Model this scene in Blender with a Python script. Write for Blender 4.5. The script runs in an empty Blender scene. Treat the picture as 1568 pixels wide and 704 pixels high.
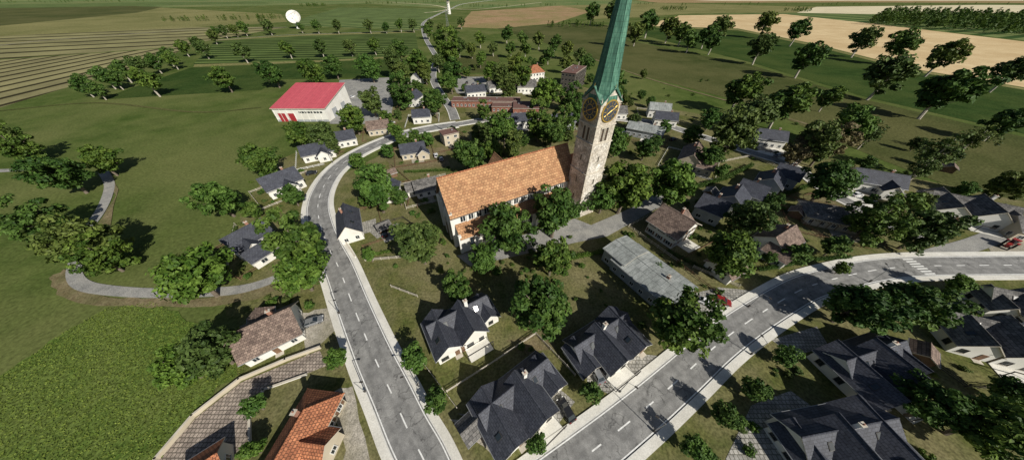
import bpy, bmesh, math, random
from mathutils import Vector, Matrix
import numpy as np
R = random.Random(7)
scene = bpy.context.scene
# ------------------------------------------------------------------ survey
CAM_H = 60.0; FOC = 400.0; PITCH = math.atan(372.0/400.0)
S, C = math.sin(PITCH), math.cos(PITCH)
def G(u, v, z=0.0):
    """survey mark -> metres on the ground plan (or on a level z above it)"""
    dx, dy = u-784.0, v-352.0
    t = (CAM_H-z)/(FOC*S+dy*C)
    return Vector((dx*t, (FOC*C-dy*S)*t, z))
def depth(p): return p.y*C+(CAM_H-p.z)*S
# ------------------------------------------------------------------ materials
MATS = {}
def nodes_new(name):
    m = bpy.data.materials.new(name); m.use_nodes = True
    nt = m.node_tree; b = nt.nodes["Principled BSDF"]
    return m, nt, b
def N(nt, t, **k):
    n = nt.nodes.new(t)
    for a, b in k.items(): setattr(n, a, b)
    return n
def noise(nt, coord, scale, detail=4, rough=.6, mapping=None):
    n = N(nt, "ShaderNodeTexNoise"); n.inputs["Scale"].default_value = scale
    n.inputs["Detail"].default_value = detail; n.inputs["Roughness"].default_value = rough
    nt.links.new(coord, n.inputs["Vector"]); return n.outputs["Fac"]
def ramp(nt, fac, stops):
    r = N(nt, "ShaderNodeValToRGB"); e = r.color_ramp.elements
    while len(e) < len(stops): e.new(.5)
    for i, (p, c) in enumerate(stops):
        e[i].position = p; e[i].color = (c[0], c[1], c[2], 1)
    nt.links.new(fac, r.inputs["Fac"]); return r.outputs["Color"]
def mix(nt, fac, a, b, mode='MIX'):
    m = N(nt, "ShaderNodeMix", data_type='RGBA', blend_type=mode)
    if isinstance(fac, (int, float)): m.inputs[0].default_value = fac
    else: nt.links.new(fac, m.inputs[0])
    for i, x in ((6, a), (7, b)):
        if isinstance(x, (tuple, list)): m.inputs[i].default_value = (x[0], x[1], x[2], 1)
        else: nt.links.new(x, m.inputs[i])
    return m.outputs[2]
def bump(nt, b, h, strength=.3, dist=.05):
    n = N(nt, "ShaderNodeBump"); n.inputs["Strength"].default_value = strength
    n.inputs["Distance"].default_value = dist
    nt.links.new(h, n.inputs["Height"]); nt.links.new(n.outputs["Normal"], b.inputs["Normal"])
def rough_mat(name, c1, c2, scale=1.0, big=None, bigscale=.03, rough=.95, bmp=.3, bdist=.05, fine=None, coord="Object", lo=.35, hi=.65, fc=(.6, 1.4)):
    """two tone fine noise, modulated by a large noise towards 'big'"""
    if name in MATS: return MATS[name]
    m, nt, b = nodes_new(name)
    tc = N(nt, "ShaderNodeTexCoord").outputs[coord]
    n1 = noise(nt, tc, scale, 5, .65)
    col = ramp(nt, n1, [(lo, c1), (hi, c2)])
    if big:
        n2 = noise(nt, tc, bigscale, 4, .6)
        f = ramp(nt, n2, [(.4, (0, 0, 0)), (.62, (1, 1, 1))])
        col = mix(nt, f, col, mix(nt, .7, col, big))
    if fine:
        n3 = noise(nt, tc, fine, 2, .7)
        g = ramp(nt, n3, [(.3, (fc[0],)*3), (.7, (fc[1],)*3)])
        col = mix(nt, 1.0, col, g, 'MULTIPLY')
    nt.links.new(col, b.inputs["Base Color"]); b.inputs["Roughness"].default_value = rough
    b.inputs["Specular IOR Level"].default_value = .03
    bump(nt, b, n1, bmp, bdist)
    MATS[name] = m; return m
def stripe_mat(name, c1, c2, spacing, ang, sharp=(.4, .6), big=None, dist=1.0):
    m, nt, b = nodes_new(name)
    tc = N(nt, "ShaderNodeTexCoord").outputs["Object"]
    mp = N(nt, "ShaderNodeMapping"); mp.inputs["Rotation"].default_value = (0, 0, -math.radians(ang))
    nt.links.new(tc, mp.inputs["Vector"])
    w = N(nt, "ShaderNodeTexWave", bands_direction='Y'); w.inputs["Scale"].default_value = .314/spacing
    w.inputs["Distortion"].default_value = dist; w.inputs["Detail"].default_value = 1; w.inputs["Detail Scale"].default_value = .05
    nt.links.new(mp.outputs[0], w.inputs["Vector"])
    col = ramp(nt, w.outputs["Fac"], [(sharp[0], c1), (sharp[1], c2)])
    n2 = noise(nt, tc, .02, 5, .65)
    g = ramp(nt, n2, [(.3, (.7, .7, .7)), (.7, (1.25, 1.25, 1.2))])
    col = mix(nt, 1, col, g, 'MULTIPLY')
    n3 = noise(nt, tc, .6, 4, .7)
    g = ramp(nt, n3, [(.3, (.8, .8, .8)), (.7, (1.2, 1.2, 1.2))])
    col = mix(nt, 1, col, g, 'MULTIPLY')
    nt.links.new(col, b.inputs["Base Color"]); b.inputs["Roughness"].default_value = .95
    b.inputs["Specular IOR Level"].default_value = .03
    return m
def tile_mat(name, c1, c2, mortar, bw=.34, rh=.42, rough=.75, ms=.035, coord="UV", stain=(.6, 1.25)):
    m, nt, b = nodes_new(name)
    tc = N(nt, "ShaderNodeTexCoord")
    uv = tc.outputs[coord]
    br = N(nt, "ShaderNodeTexBrick"); br.inputs["Scale"].default_value = 1
    br.inputs["Brick Width"].default_value = bw; br.inputs["Row Height"].default_value = rh
    br.inputs["Mortar Size"].default_value = ms; br.inputs["Mortar Smooth"].default_value = .3
    br.inputs["Color1"].default_value = (*c1, 1); br.inputs["Color2"].default_value = (*c2, 1)
    br.inputs["Mortar"].default_value = (*mortar, 1); br.inputs["Bias"].default_value = 0
    nt.links.new(uv, br.inputs["Vector"])
    n = noise(nt, uv, .45, 5, .7)
    g = ramp(nt, n, [(.3, (stain[0],)*3), (.7, (stain[1],)*3)])
    col = mix(nt, 1, br.outputs["Color"], g, 'MULTIPLY')
    n = noise(nt, uv, 3.5, 3, .7)
    g = ramp(nt, n, [(.3, (.75,)*3), (.7, (1.25,)*3)])
    col = mix(nt, 1, col, g, 'MULTIPLY')
    nt.links.new(col, b.inputs["Base Color"]); b.inputs["Roughness"].default_value = rough
    b.inputs["Specular IOR Level"].default_value = .25
    bump(nt, b, br.outputs["Fac"], -.5, .03)
    return m
def plain(name, c, rough=.6, metal=0, spec=.4, var=.15, scale=1.5):
    m, nt, b = nodes_new(name)
    tc = N(nt, "ShaderNodeTexCoord").outputs["Object"]
    n = noise(nt, tc, scale, 4, .65)
    col = ramp(nt, n, [(.3, [x*(1-var) for x in c]), (.7, [x*(1+var) for x in c])])
    nt.links.new(col, b.inputs["Base Color"]); b.inputs["Roughness"].default_value = rough
    b.inputs["Metallic"].default_value = metal; b.inputs["Specular IOR Level"].default_value = spec
    return m

M_meadow = rough_mat("meadow_grass", (.052, .084, .018), (.096, .128, .034), .09, (.145, .156, .056), .016, fine=1.1, bdist=.1, fc=(.7, 1.3))
M_lawn = rough_mat("village_lawn_grass", (.074, .092, .025), (.145, .142, .052), .3, (.205, .180, .098), .07, fine=2.0)
M_crop = rough_mat("young_crop", (.066, .115, .020), (.112, .158, .036), .7, (.135, .165, .046), .05, fine=1.6, bmp=.9, bdist=.35, fc=(.5, 1.5))
M_dark = rough_mat("dark_green_crop", (.022, .046, .010), (.042, .074, .018), .12, (.065, .090, .024), .02, fine=1.0)
M_dmead = rough_mat("olive_pasture", (.048, .062, .018), (.080, .090, .032), .07, (.118, .115, .046), .010, fine=1.0)
M_gold = rough_mat("ripe_wheat", (.56, .42, .235), (.68, .54, .32), .06, (.50, .36, .19), .012, fine=.8, fc=(.85, 1.15))
M_pale = rough_mat("pale_stubble", (.56, .49, .33), (.68, .61, .42), .02, fine=.3, fc=(.85, 1.15))
M_brown = rough_mat("ploughed_earth", (.29, .19, .105), (.38, .26, .15), .05, (.20, .19, .07), .01, fine=.5)
M_olive = rough_mat("olive_fallow", (.135, .140, .050), (.190, .185, .075), .02, (.25, .23, .10), .006, fine=.4)
M_gpale = rough_mat("pale_green_field", (.09, .145, .050), (.14, .19, .068), .02, (.21, .21, .09), .004, fine=.4)
M_mown = stripe_mat("mown_hay_rows", (.040, .036, .018), (.245, .225, .115), 20, 98, (.12, .24), dist=4)
M_mownb = stripe_mat("mown_hay_swaths", (.040, .036, .018), (.235, .22, .11), 46, 24, (.08, .17), dist=5)
M_mown2 = stripe_mat("vineyard_rows", (.028, .05, .014), (.105, .145, .045), 15, 4, (.3, .5), dist=1.5)
M_mown3 = stripe_mat("far_crop_rows", (.040, .08, .024), (.16, .20, .075), 34, 20, (.3, .5), dist=6)
M_dirt = rough_mat("dirt_verge", (.15, .12, .065), (.24, .20, .12), .6, (.10, .105, .04), .15, fine=3)
M_gravel = rough_mat("gravel", (.28, .26, .22), (.50, .46, .40), 1.2, (.24, .22, .15), .15, fine=5)
M_path = rough_mat("asphalt_path", (.20, .20, .195), (.30, .295, .28), .5, (.36, .35, .32), .2, fine=5, bmp=.1)
def road_mat():
    m, nt, b = nodes_new("worn_asphalt")
    tc = N(nt, "ShaderNodeTexCoord"); o = tc.outputs["Object"]
    n1 = noise(nt, o, .35, 7, .7); col = ramp(nt, n1, [(.3, (.160, .159, .155)), (.5, (.245, .242, .234)), (.72, (.36, .355, .34))])
    v = N(nt, "ShaderNodeTexVoronoi", feature='DISTANCE_TO_EDGE'); v.inputs["Scale"].default_value = .28
    nd = N(nt, "ShaderNodeTexNoise"); nd.inputs["Scale"].default_value = .8; nt.links.new(o, nd.inputs["Vector"])
    mm = N(nt, "ShaderNodeVectorMath", operation='MULTIPLY_ADD'); mm.inputs[1].default_value = (2.5, 2.5, 0); nt.links.new(nd.outputs["Color"], mm.inputs[0]); nt.links.new(o, mm.inputs[2])
    nt.links.new(mm.outputs[0], v.inputs["Vector"])
    cr = ramp(nt, v.outputs["Distance"], [(.0, (.45, .45, .45)), (.025, (1, 1, 1))])
    n4 = noise(nt, o, .12, 3); crm = ramp(nt, n4, [(.42, (0, 0, 0)), (.52, (1, 1, 1))])
    col = mix(nt, crm, col, mix(nt, 1, col, cr, 'MULTIPLY'))
    sep = N(nt, "ShaderNodeSeparateXYZ"); nt.links.new(tc.outputs["UV"], sep.inputs[0])
    w = N(nt, "ShaderNodeMath", operation='SINE'); ml = N(nt, "ShaderNodeMath", operation='MULTIPLY'); ml.inputs[1].default_value = 4*math.pi*2
    nt.links.new(sep.outputs[0], ml.inputs[0]); nt.links.new(ml.outputs[0], w.inputs[0])
    tr = ramp(nt, w.outputs[0], [(0, (1.0,)*3), (1, (.84,)*3)])
    col = mix(nt, .8, col, tr, 'MULTIPLY')
    n3 = noise(nt, o, 7, 2, .7); g = ramp(nt, n3, [(.3, (.8,)*3), (.7, (1.2,)*3)])
    col = mix(nt, 1, col, g, 'MULTIPLY')
    nt.links.new(col, b.inputs["Base Color"]); b.inputs["Roughness"].default_value = .85
    b.inputs["Specular IOR Level"].default_value = .2
    return m
M_road = road_mat()
M_pave = rough_mat("light_concrete_paving", (.68, .66, .60), (.80, .78, .72), .8, (.58, .56, .50), .2, fine=4, bmp=.1, fc=(.85, 1.1))
M_kerb = plain("kerb_stone", (.66, .65, .61), .8)
M_paint = rough_mat("worn_road_paint", (.66, .66, .64), (.88, .88, .86), 2.5, bmp=.05)
M_cobble = tile_mat("cobble_paving", (.44, .37, .31), (.29, .24, .205), (.13, .11, .09), .7, .7, .9, .09, coord="Object")
M_paver = tile_mat("grey_pavers", (.46, .44, .40), (.29, .28, .26), (.15, .145, .12), .75, .75, .9, .08, coord="Object")
M_slate = tile_mat("dark_slate_roof", (.056, .060, .078), (.080, .086, .106), (.022, .024, .032), .7, .5, .6)
M_shingle = tile_mat("grey_shingle_roof", (.21, .20, .19), (.09, .087, .085), (.035, .035, .035), .8, .6, .8)
M_brownt = tile_mat("brown_tile_roof", (.29, .215, .175), (.14, .10, .085), (.05, .038, .03), .6, .5, .8)
M_orange = tile_mat("church_clay_tile_roof", (.52, .30, .155), (.36, .185, .095), (.19, .10, .055), .9, .8, .85, .06, stain=(.7, 1.2))
M_redt = tile_mat("red_clay_tile_roof", (.54, .22, .11), (.33, .125, .065), (.13, .055, .03), .5, .5, .8, .06)
M_redmetal = tile_mat("red_sheet_roof", (.50, .09, .115), (.56, .11, .135), (.33, .05, .065), 1.6, 60, .6, .06, stain=(.85, 1.12))
M_greyroof = tile_mat("grey_sheet_roof", (.27, .29, .28), (.35, .37, .36), (.13, .14, .14), 1.3, 3.4, .6, .05, stain=(.6, 1.25))
M_brownflat = plain("brown_flat_roof", (.15, .08, .065), .9, var=.3)
M_white = rough_mat("white_render", (.72, .71, .67), (.82, .81, .77), .5, (.62, .60, .54), .25, bmp=.05)
M_cream = rough_mat("cream_render", (.52, .46, .36), (.62, .55, .43), .5, (.42, .37, .28), .25, bmp=.05)
M_grey = rough_mat("grey_render", (.30, .32, .34), (.40, .42, .435), .5, bmp=.05)
M_dgrey = rough_mat("dark_concrete_panels", (.09, .08, .07), (.13, .12, .105), .5, bmp=.05)
M_brick = tile_mat("red_brick_wall", (.30, .11, .07), (.22, .08, .05), (.35, .32, .28), .3, .12, .9, .02, coord="Object")
M_wood = plain("timber_boards", (.17, .10, .06), .8, var=.3)
M_glass = plain("window_glass", (.02, .028, .035), .08, spec=.8)
M_frame = plain("window_frame", (.7, .7, .68), .5)
M_dframe = plain("dark_frame", (.05, .045, .04), .5)
M_chim = plain("chimney_brick", (.33, .17, .12), .9, var=.3)
M_metal = plain("galvanised_metal", (.3, .31, .32), .5, .4)
M_black = plain("black_rubber", (.015, .015, .016), .7)
M_stone = rough_mat("tower_stone", (.23, .19, .15), (.50, .44, .36), .6, (.64, .60, .53), .12, fine=2, bmp=.3, bdist=.05)
M_stone2 = rough_mat("pale_tower_plaster", (.46, .42, .36), (.78, .75, .69), .5, (.36, .31, .25), .15, fine=2, bmp=.2)
M_trim = rough_mat("stone_trim", (.46, .42, .35), (.60, .55, .47), .8, bmp=.1)
M_gold2 = plain("gilded_clock", (.62, .42, .10), .35, .6)
M_clock = plain("clock_face_blue_black", (.045, .055, .075), .6)
def copper():
    m, nt, b = nodes_new("verdigris_copper")
    tc = N(nt, "ShaderNodeTexCoord"); o = tc.outputs["Object"]
    mp = N(nt, "ShaderNodeMapping"); mp.inputs["Scale"].default_value = (1.6, 1.6, .25); nt.links.new(o, mp.inputs["Vector"])
    n = noise(nt, mp.outputs[0], 1.0, 7, .7)
    col = ramp(nt, n, [(.28, (.020, .065, .048)), (.5, (.055, .165, .115)), (.72, (.16, .33, .235))])
    sep = N(nt, "ShaderNodeSeparateXYZ"); nt.links.new(o, sep.inputs[0])
    md = N(nt, "ShaderNodeMath", operation='FRACT'); nt.links.new(sep.outputs[2], md.inputs[0])
    l = ramp(nt, md.outputs[0], [(0, (.45,)*3), (.12, (1,)*3)])
    col = mix(nt, 1, col, l, 'MULTIPLY')
    nt.links.new(col, b.inputs["Base Color"]); b.inputs["Roughness"].default_value = .6
    bump(nt, b, n, .3, .05)
    return m
M_copper = copper()
def leaf_mat(name, dark, light, tint=None):
    m, nt, b = nodes_new(name)
    tc = N(nt, "ShaderNodeTexCoord").outputs["Object"]
    n2 = noise(nt, tc, 3.0, 2, .7)
    at = N(nt, "ShaderNodeAttribute", attribute_name="clump")
    col = ramp(nt, at.outputs["Fac"], [(0, dark), (1, light)])
    g = ramp(nt, n2, [(.3, (.55,)*3), (.7, (1.45,)*3)])
    col = mix(nt, 1, col, g, 'MULTIPLY')
    oi = N(nt, "ShaderNodeObjectInfo")
    g = ramp(nt, oi.outputs["Random"], [(0, (.72, .84, .8)), (.5, (1, 1, 1)), (1, (1.2, 1.1, .85))])
    col = mix(nt, 1, col, g, 'MULTIPLY')
    nt.links.new(col, b.inputs["Base Color"]); b.inputs["Roughness"].default_value = .6
    b.inputs["Specular IOR Level"].default_value = .2
    tr = N(nt, "ShaderNodeBsdfTranslucent"); nt.links.new(col, tr.inputs["Color"])
    ms = N(nt, "ShaderNodeMixShader"); ms.inputs[0].default_value = .15
    nt.links.new(b.outputs[0], ms.inputs[1]); nt.links.new(tr.outputs[0], ms.inputs[2])
    nt.links.new(ms.outputs[0], nt.nodes["Material Output"].inputs["Surface"])
    return m
M_leaf = leaf_mat("leaves_green", (.032, .072, .012), (.105, .170, .034))
M_leaf2 = leaf_mat("leaves_olive", (.045, .075, .016), (.125, .170, .044))
M_leaf3 = leaf_mat("leaves_fresh", (.040, .090, .014), (.112, .195, .038))
M_leafr = leaf_mat("leaves_rusty", (.095, .075, .04), (.19, .17, .08))
M_cropl = leaf_mat("crop_leaves", (.075, .125, .022), (.145, .20, .048))
M_bark = plain("bark", (.16, .13, .10), .9, var=.4, scale=3)
M_barkl = plain("pale_bark", (.42, .38, .32), .9, var=.4, scale=3)

# ------------------------------------------------------------------ helpers
col_root = scene.collection
def link(o): col_root.objects.link(o); return o
def mesh_obj(name, verts, faces, mats, uvs=None, fmat=None, parent=None, smooth=False):
    me = bpy.data.meshes.new(name); me.from_pydata([tuple(v) for v in verts], [], faces)
    for m in (mats if isinstance(mats, (list, tuple)) else [mats]): me.materials.append(m)
    if uvs is not None:
        l = me.uv_layers.new(name="UVMap"); l.data.foreach_set("uv", [c for uv in uvs for c in uv])
    if fmat is not None: me.polygons.foreach_set("material_index", fmat)
    me.update()
    o = bpy.data.objects.new(name, me); link(o)
    if parent: o.parent = parent
    return o
def clumpattr(me, vals):
    a = me.attributes.new("clump", 'FLOAT', 'FACE'); a.data.foreach_set("value", vals)
class Builder:
    def __init__(s, name, loc=(0, 0, 0), yaw=0):
        s.e = bpy.data.objects.new(name, None); link(s.e); s.e.location = loc; s.e.rotation_euler = (0, 0, yaw)
        s.e.empty_display_size = .5
        s.p = {}
    def poly(s, part, mat, pts, uv=None):
        k = (part, mat.name)
        if k not in s.p: s.p[k] = ([], [], [], mat)
        V, F, U, _ = s.p[k]; n = len(V); V.extend([tuple(p) for p in pts]); F.append(list(range(n, n+len(pts))))
        if uv is None:
            a = Vector(pts[0]); e = (Vector(pts[1])-a); e = e.normalized() if e.length > 0 else Vector((1, 0, 0))
            nn = e.cross(Vector(pts[2])-a); nn = nn.normalized() if nn.length > 0 else Vector((0, 0, 1)); f = nn.cross(e)
            uv = [((Vector(p)-a).dot(e), (Vector(p)-a).dot(f)) for p in pts]
        U.extend(uv)
    def box(s, part, mat, c, size, M=None):
        x, y, z = [a/2 for a in size]; c = Vector(c)
        v = [Vector((i*x, j*y, k*z)) for i in (-1, 1) for j in (-1, 1) for k in (-1, 1)]
        v = [(M @ p if M else p)+c for p in v]
        for f in ((0, 1, 3, 2), (4, 6, 7, 5), (0, 4, 5, 1), (2, 3, 7, 6), (0, 2, 6, 4), (1, 5, 7, 3)):
            s.poly(part, mat, [v[i] for i in f])
    def cyl(s, part, mat, a, b, r0, r1, n=10, caps=True):
        a, b = Vector(a), Vector(b); d = (b-a).normalized(); t = Vector((0, 0, 1)) if abs(d.z) < .9 else Vector((1, 0, 0))
        u = d.cross(t).normalized(); w = d.cross(u)
        ra = [a+(u*math.cos(2*math.pi*i/n)+w*math.sin(2*math.pi*i/n))*r0 for i in range(n)]
        rb = [b+(u*math.cos(2*math.pi*i/n)+w*math.sin(2*math.pi*i/n))*r1 for i in range(n)]
        for i in range(n):
            j = (i+1) % n; s.poly(part, mat, [ra[i], ra[j], rb[j], rb[i]])
        if caps: s.poly(part, mat, ra[::-1]); s.poly(part, mat, rb)
    def done(s):
        for (part, mn), (V, F, U, m) in s.p.items():
            mesh_obj(part, V, F, m, U, parent=s.e)
        return s.e
# ------------------------------------------------------------------ house pieces
def window(B, x, y, z, nx, ny, w=1.1, h=1.3, frame=None, shut=None):
    """x,y,z centre on wall plane, (nx,ny) outward normal"""
    frame = frame or M_frame
    n = Vector((nx, ny, 0)); t = Vector((-ny, nx, 0)); c = Vector((x, y, z))
    Mx = Matrix((t, n, Vector((0, 0, 1)))).transposed()
    B.box("window_glass", M_glass, c+n*.012, (w-.04, .02, h-.04), Mx)
    for sx in (-1, 1):
        B.box("window_frames", frame, c+t*sx*(w/2)+n*.04, (.11, .09, h+.11), Mx)
    for sz in (-1, 1):
        B.box("window_frames", frame, c+Vector((0, 0, sz*h/2))+n*.042, (w-.11, .084, .11), Mx)
    if w > .9: B.box("window_frames", frame, c+n*.035, (.06, .05, h-.11), Mx)
    B.box("window_sills", M_trim, c+Vector((0, 0, -h/2-.10))+n*.08, (w+.3, .16, .07), Mx)
    if shut:
        for sx in (-1, 1):
            B.box("shutters", shut, c+t*sx*(w/2+.36)+n*.045, (.5, .05, h+.05), Mx)
def block(B, cx, cy, w, d, h, rise, axis='x', kind='gable', wall=None, roof=None, over=.5, win=True, frame=None, shut=None, storeys=None, door=None, sky=0, ww=1.1):
    wall = wall or M_white; roof = roof or M_slate; T = .2
    x0, x1, y0, y1 = cx-w/2, cx+w/2, cy-d/2, cy+d/2
    P = Vector
    if kind == 'flat':
        for a, b in (((x0, y0), (x1, y0)), ((x1, y0), (x1, y1)), ((x1, y1), (x0, y1)), ((x0, y1), (x0, y0))):
            B.poly("walls", wall, [(a[0], a[1], 0), (b[0], b[1], 0), (b[0], b[1], h), (a[0], a[1], h)])
        B.box("roof", roof, (cx, cy, h+.1), (w+.5, d+.5, .2))
        for k in range(int(w*d/60)+1):
            B.box("roof_vents", M_metal, (cx+R.uniform(-.35, .35)*w, cy+R.uniform(-.35, .35)*d, h+.45), (.9, .7, .5))
        B.box("parapet", M_trim, (cx, y0-.2, h+.28), (w+.5, .15, .16)); B.box("parapet", M_trim, (cx, y1+.2, h+.28), (w+.5, .15, .16))
    else:
        if axis == 'x': L, Wd = w, d; f = lambda a, b, z: P((cx+a, cy+b, z))
        else: L, Wd = d, w; f = lambda a, b, z: P((cx-b, cy+a, z))
        l, q = L/2, Wd/2
        sl = rise/q; ez = h-sl*over; eo = q+over; lo = l+over*.8
        if kind == 'gable':
            for s in (-1, 1):
                B.poly("walls", wall, [f(-l*s, -q*s, 0), f(l*s, -q*s, 0), f(l*s, -q*s, h), f(-l*s, -q*s, h)])
                B.poly("walls", wall, [f(s*l, -s*q, 0), f(s*l, s*q, 0), f(s*l, s*q, h), f(s*l, 0, h+rise), f(s*l, -s*q, h)])
                top = [f(-lo, s*eo, ez+T), f(lo, s*eo, ez+T), f(lo, 0, h+rise+T), f(-lo, 0, h+rise+T)]
                bot = [p-P((0, 0, T)) for p in top]
                Ls = math.hypot(eo, rise+sl*over)
                B.poly("roof", roof, top, [(-lo, 0), (lo, 0), (lo, Ls), (-lo, Ls)])
                B.poly("roof_soffit", M_trim, bot)
                for i, j in ((0, 1), (1, 2), (3, 0)): B.poly("roof_edge", M_frame if roof is M_slate and R.random() < .5 else M_trim, [bot[i], bot[j], top[j], top[i]])
                B.cyl("gutters", M_metal, f(-lo, s*(eo+.07), ez+.1), f(lo, s*(eo+.07), ez+.1), .075, .075, 6)
            B.cyl("ridge_cap", roof, f(-lo, 0, h+rise+T), f(lo, 0, h+rise+T), .13, .13, 6)
            for k in range(sky):
                s = -1 if axis == 'x' else 1; a = -l+L*(k+.5)/sky+R.uniform(-.5, .5); t = .5
                b = q*(1-t)*s; zz = h+rise*t+T+.05
                u = f(1, 0, 0)-f(0, 0, 0); nn = f(0, -s*1, sl)-f(0, 0, 0); nn.normalize()
                Mx = Matrix((u, nn, u.cross(nn))).transposed()
                B.box("skylights", M_dframe, f(a, b, zz), (.95, 1.3, .12), Mx); B.box("skylight_glass", M_glass, f(a, b, zz+.03), (.8, 1.12, .14), Mx)
        else:
            hl = max(l-q, .3)
            for s in (-1, 1):
                B.poly("walls", wall, [f(-l*s, -q*s, 0), f(l*s, -q*s, 0), f(l*s, -q*s, h), f(-l*s, -q*s, h)])
                B.poly("walls", wall, [f(s*l, -s*q, 0), f(s*l, s*q, 0), f(s*l, s*q, h), f(s*l, -s*q, h)])
                le = l+over; Ls = math.hypot(eo, rise+sl*over)
                top = [f(-le, s*eo, ez+T), f(le, s*eo, ez+T), f(hl, 0, h+rise+T), f(-hl, 0, h+rise+T)]
                B.poly("roof", roof, top, [(-le, 0), (le, 0), (hl, Ls), (-hl, Ls)])
                t2 = [f(s*le, -eo, ez+T), f(s*le, eo, ez+T), f(s*hl, 0, h+rise+T)]
                B.poly("roof", roof, t2, [(-eo, 0), (eo, 0), (0, Ls)])
                for sy in (-1, 1): B.cyl("hip_tiles", roof, f(s*le, sy*eo, ez+T), f(s*hl, 0, h+rise+T), .12, .12, 6)
                for a, b in ((top[0], top[1]), (t2[0], t2[1])):
                    B.poly("roof_edge", M_trim, [a-P((0, 0, T)), b-P((0, 0, T)), b, a])
            B.cyl("ridge_cap", roof, f(-hl, 0, h+rise+T), f(hl, 0, h+rise+T), .13, .13, 6)
            B.poly("roof_soffit", M_trim, [f(-l-over, -eo, ez), f(l+over, -eo, ez), f(l+over, eo, ez), f(-l-over, eo, ez)])
    if win:
        st = storeys or max(1, int(h/2.7))
        for k in range(st):
            z = 1.6+k*(h-.2)/st
            for (ln, nx, ny) in ((w, 0, -1), (w, 0, 1), (d, 1, 0), (d, -1, 0)):
                n = max(1, int(ln/2.7))
                for i in range(n):
                    o = -ln/2+ln*(i+.5)/n
                    x = cx+(o if nx == 0 else nx*w/2); y = cy+(o if ny == 0 else ny*d/2)
                    if door and k == 0 and ny == -1 and i == n//2:
                        B.box("door", door, (x, y-.03, 1.08), (1.05, .08, 2.15)); B.box("door_step", M_trim, (x, y-.5, .08), (1.6, 1.0, .16)); continue
                    window(B, x, y, z, nx, ny, w=ww*(1 if R.random() < .75 else 1.4), frame=frame, shut=shut)
def chimney(B, x, y, z0, z1, mat=None):
    B.box("chimney", mat or M_chim, (x, y, (z0+z1)/2), (.75, .6, z1-z0)); B.box("chimney_cap", M_trim, (x, y, z1+.06), (.95, .8, .12))
    B.cyl("chimney_pot", M_chim, (x, y, z1+.12), (x, y, z1+.45), .14, .12, 8)
FOOT = []; ROADS = []
def offroad(x, y, pad=0):
    for P, w in ROADS:
        for i in range(0, len(P), 3):
            if (P[i].x-x)**2+(P[i].y-y)**2 < (w+.6+pad)**2: return False
    return True
def H(name, u, v, yaw, fr=9):
    p = G(u, v); FOOT.append((p.x, p.y, fr)); return Builder(name, p, math.radians(yaw))

# ------------------------------------------------------------------ ground
def sheet(name, pts, mat, z, jit=0, n=6):
    P = [G(*p) for p in pts]
    out = []
    for i in range(len(P)):
        a, b = P[i], P[(i+1) % len(P)]
        k = n if jit else 1
        for j in range(k):
            q = a.lerp(b, j/k)
            if jit: q = q+Vector((R.uniform(-jit, jit), R.uniform(-jit, jit), 0))
            out.append((q.x, q.y, z))
    return mesh_obj(name, out, [list(range(len(out)))], mat)
gs = 7000
mesh_obj("ground", [(-gs, -1500, 0), (gs, -1500, 0), (gs, gs, 0), (-gs, gs, 0)], [[0, 1, 2, 3]], M_meadow)
z = [.004]
def F(name, pts, mat, jit=0, step=.004, n=6):
    sheet(name, pts, mat, z[0], jit, n); z[0] += step
F("field", [(-900, -10), (620, -10), (560, 6), (240, 12), (-200, 20), (-900, 30)], M_gpale)
F("field", [(-900, 30), (-200, 20), (0, 22), (240, 12), (430, 22), (440, 34), (300, 42), (0, 56), (-500, 110)], M_olive)
F("field", [(-40, 14), (150, 8), (250, 11), (210, 20), (0, 40), (-60, 34)], M_dmead)
F("field", [(-200, 10), (240, 4), (400, 3), (420, 6), (240, 9), (-200, 16)], M_mown3)
F("field", [(-300, 250), (-300, 130), (0, 92), (230, 76), (290, 70), (250, 92), (110, 132), (0, 165)], M_mown)
F("field", [(-300, 128), (-300, 90), (0, 56), (300, 42), (440, 42), (322, 62), (290, 69), (230, 75), (0, 91)], M_mownb)
F("field", [(445, 40), (470, 26), (520, 12), (700, 14), (652, 30), (640, 46)], M_mown3)
F("field", [(560, 6), (620, -8), (900, -8), (1010, 6), (700, 14)], M_gpale)
F("field", [(700, 42), (722, 18), (860, 9), (905, 18), (850, 36), (760, 44)], M_brown)
F("field", [(905, 30), (905, 18), (860, 9), (1010, 5), (1250, 11), (1220, 20), (1060, 21), (970, 27)], M_olive)
F("field", [(1010, 5), (900, -8), (2300, -8), (2300, 8), (1300, 4)], M_brown)
F("field", [(1060, 2), (1200, -3), (1900, -4), (1900, 2), (1350, 1.5)], M_pale)
F("field", [(1220, 20), (1250, 11), (1500, 8), (2100, 10), (2100, 22), (1568, 20), (1330, 22)], M_pale)
F("field", [(1060, 21), (1220, 20), (1330, 22), (1568, 26), (2100, 40), (2100, 120), (1568, 62), (1330, 36), (1200, 22)], M_mown3)
F("field", [(985, 40), (1040, 24), (1200, 22), (1330, 36), (1568, 64), (2100, 125), (2100, 220), (1568, 134), (1400, 106), (1250, 68), (1130, 44)], M_gold)
F("field", [(975, 52), (985, 42), (1130, 46), (1250, 72), (1400, 110), (1568, 138), (2100, 225), (2100, 330), (1568, 205), (1330, 150), (1150, 96)], M_dark, 0)
F("field", [(760, 44), (850, 37), (985, 41), (960, 62), (1150, 100), (1330, 154), (1568, 210), (2100, 340), (2100, 700), (1568, 330), (1350, 245), (1150, 160), (980, 115), (880, 80)], M_dmead)
F("field", [(295, 100), (330, 62), (470, 54), (636, 50), (642, 84), (500, 92)], M_mown2)
F("field", [(150, 153), (292, 104), (500, 95), (604, 92), (602, 118), (430, 122), (400, 138)], M_dark)
F("field", [(700, 86), (762, 84), (772, 110), (700, 113)], M_dmead)
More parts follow.
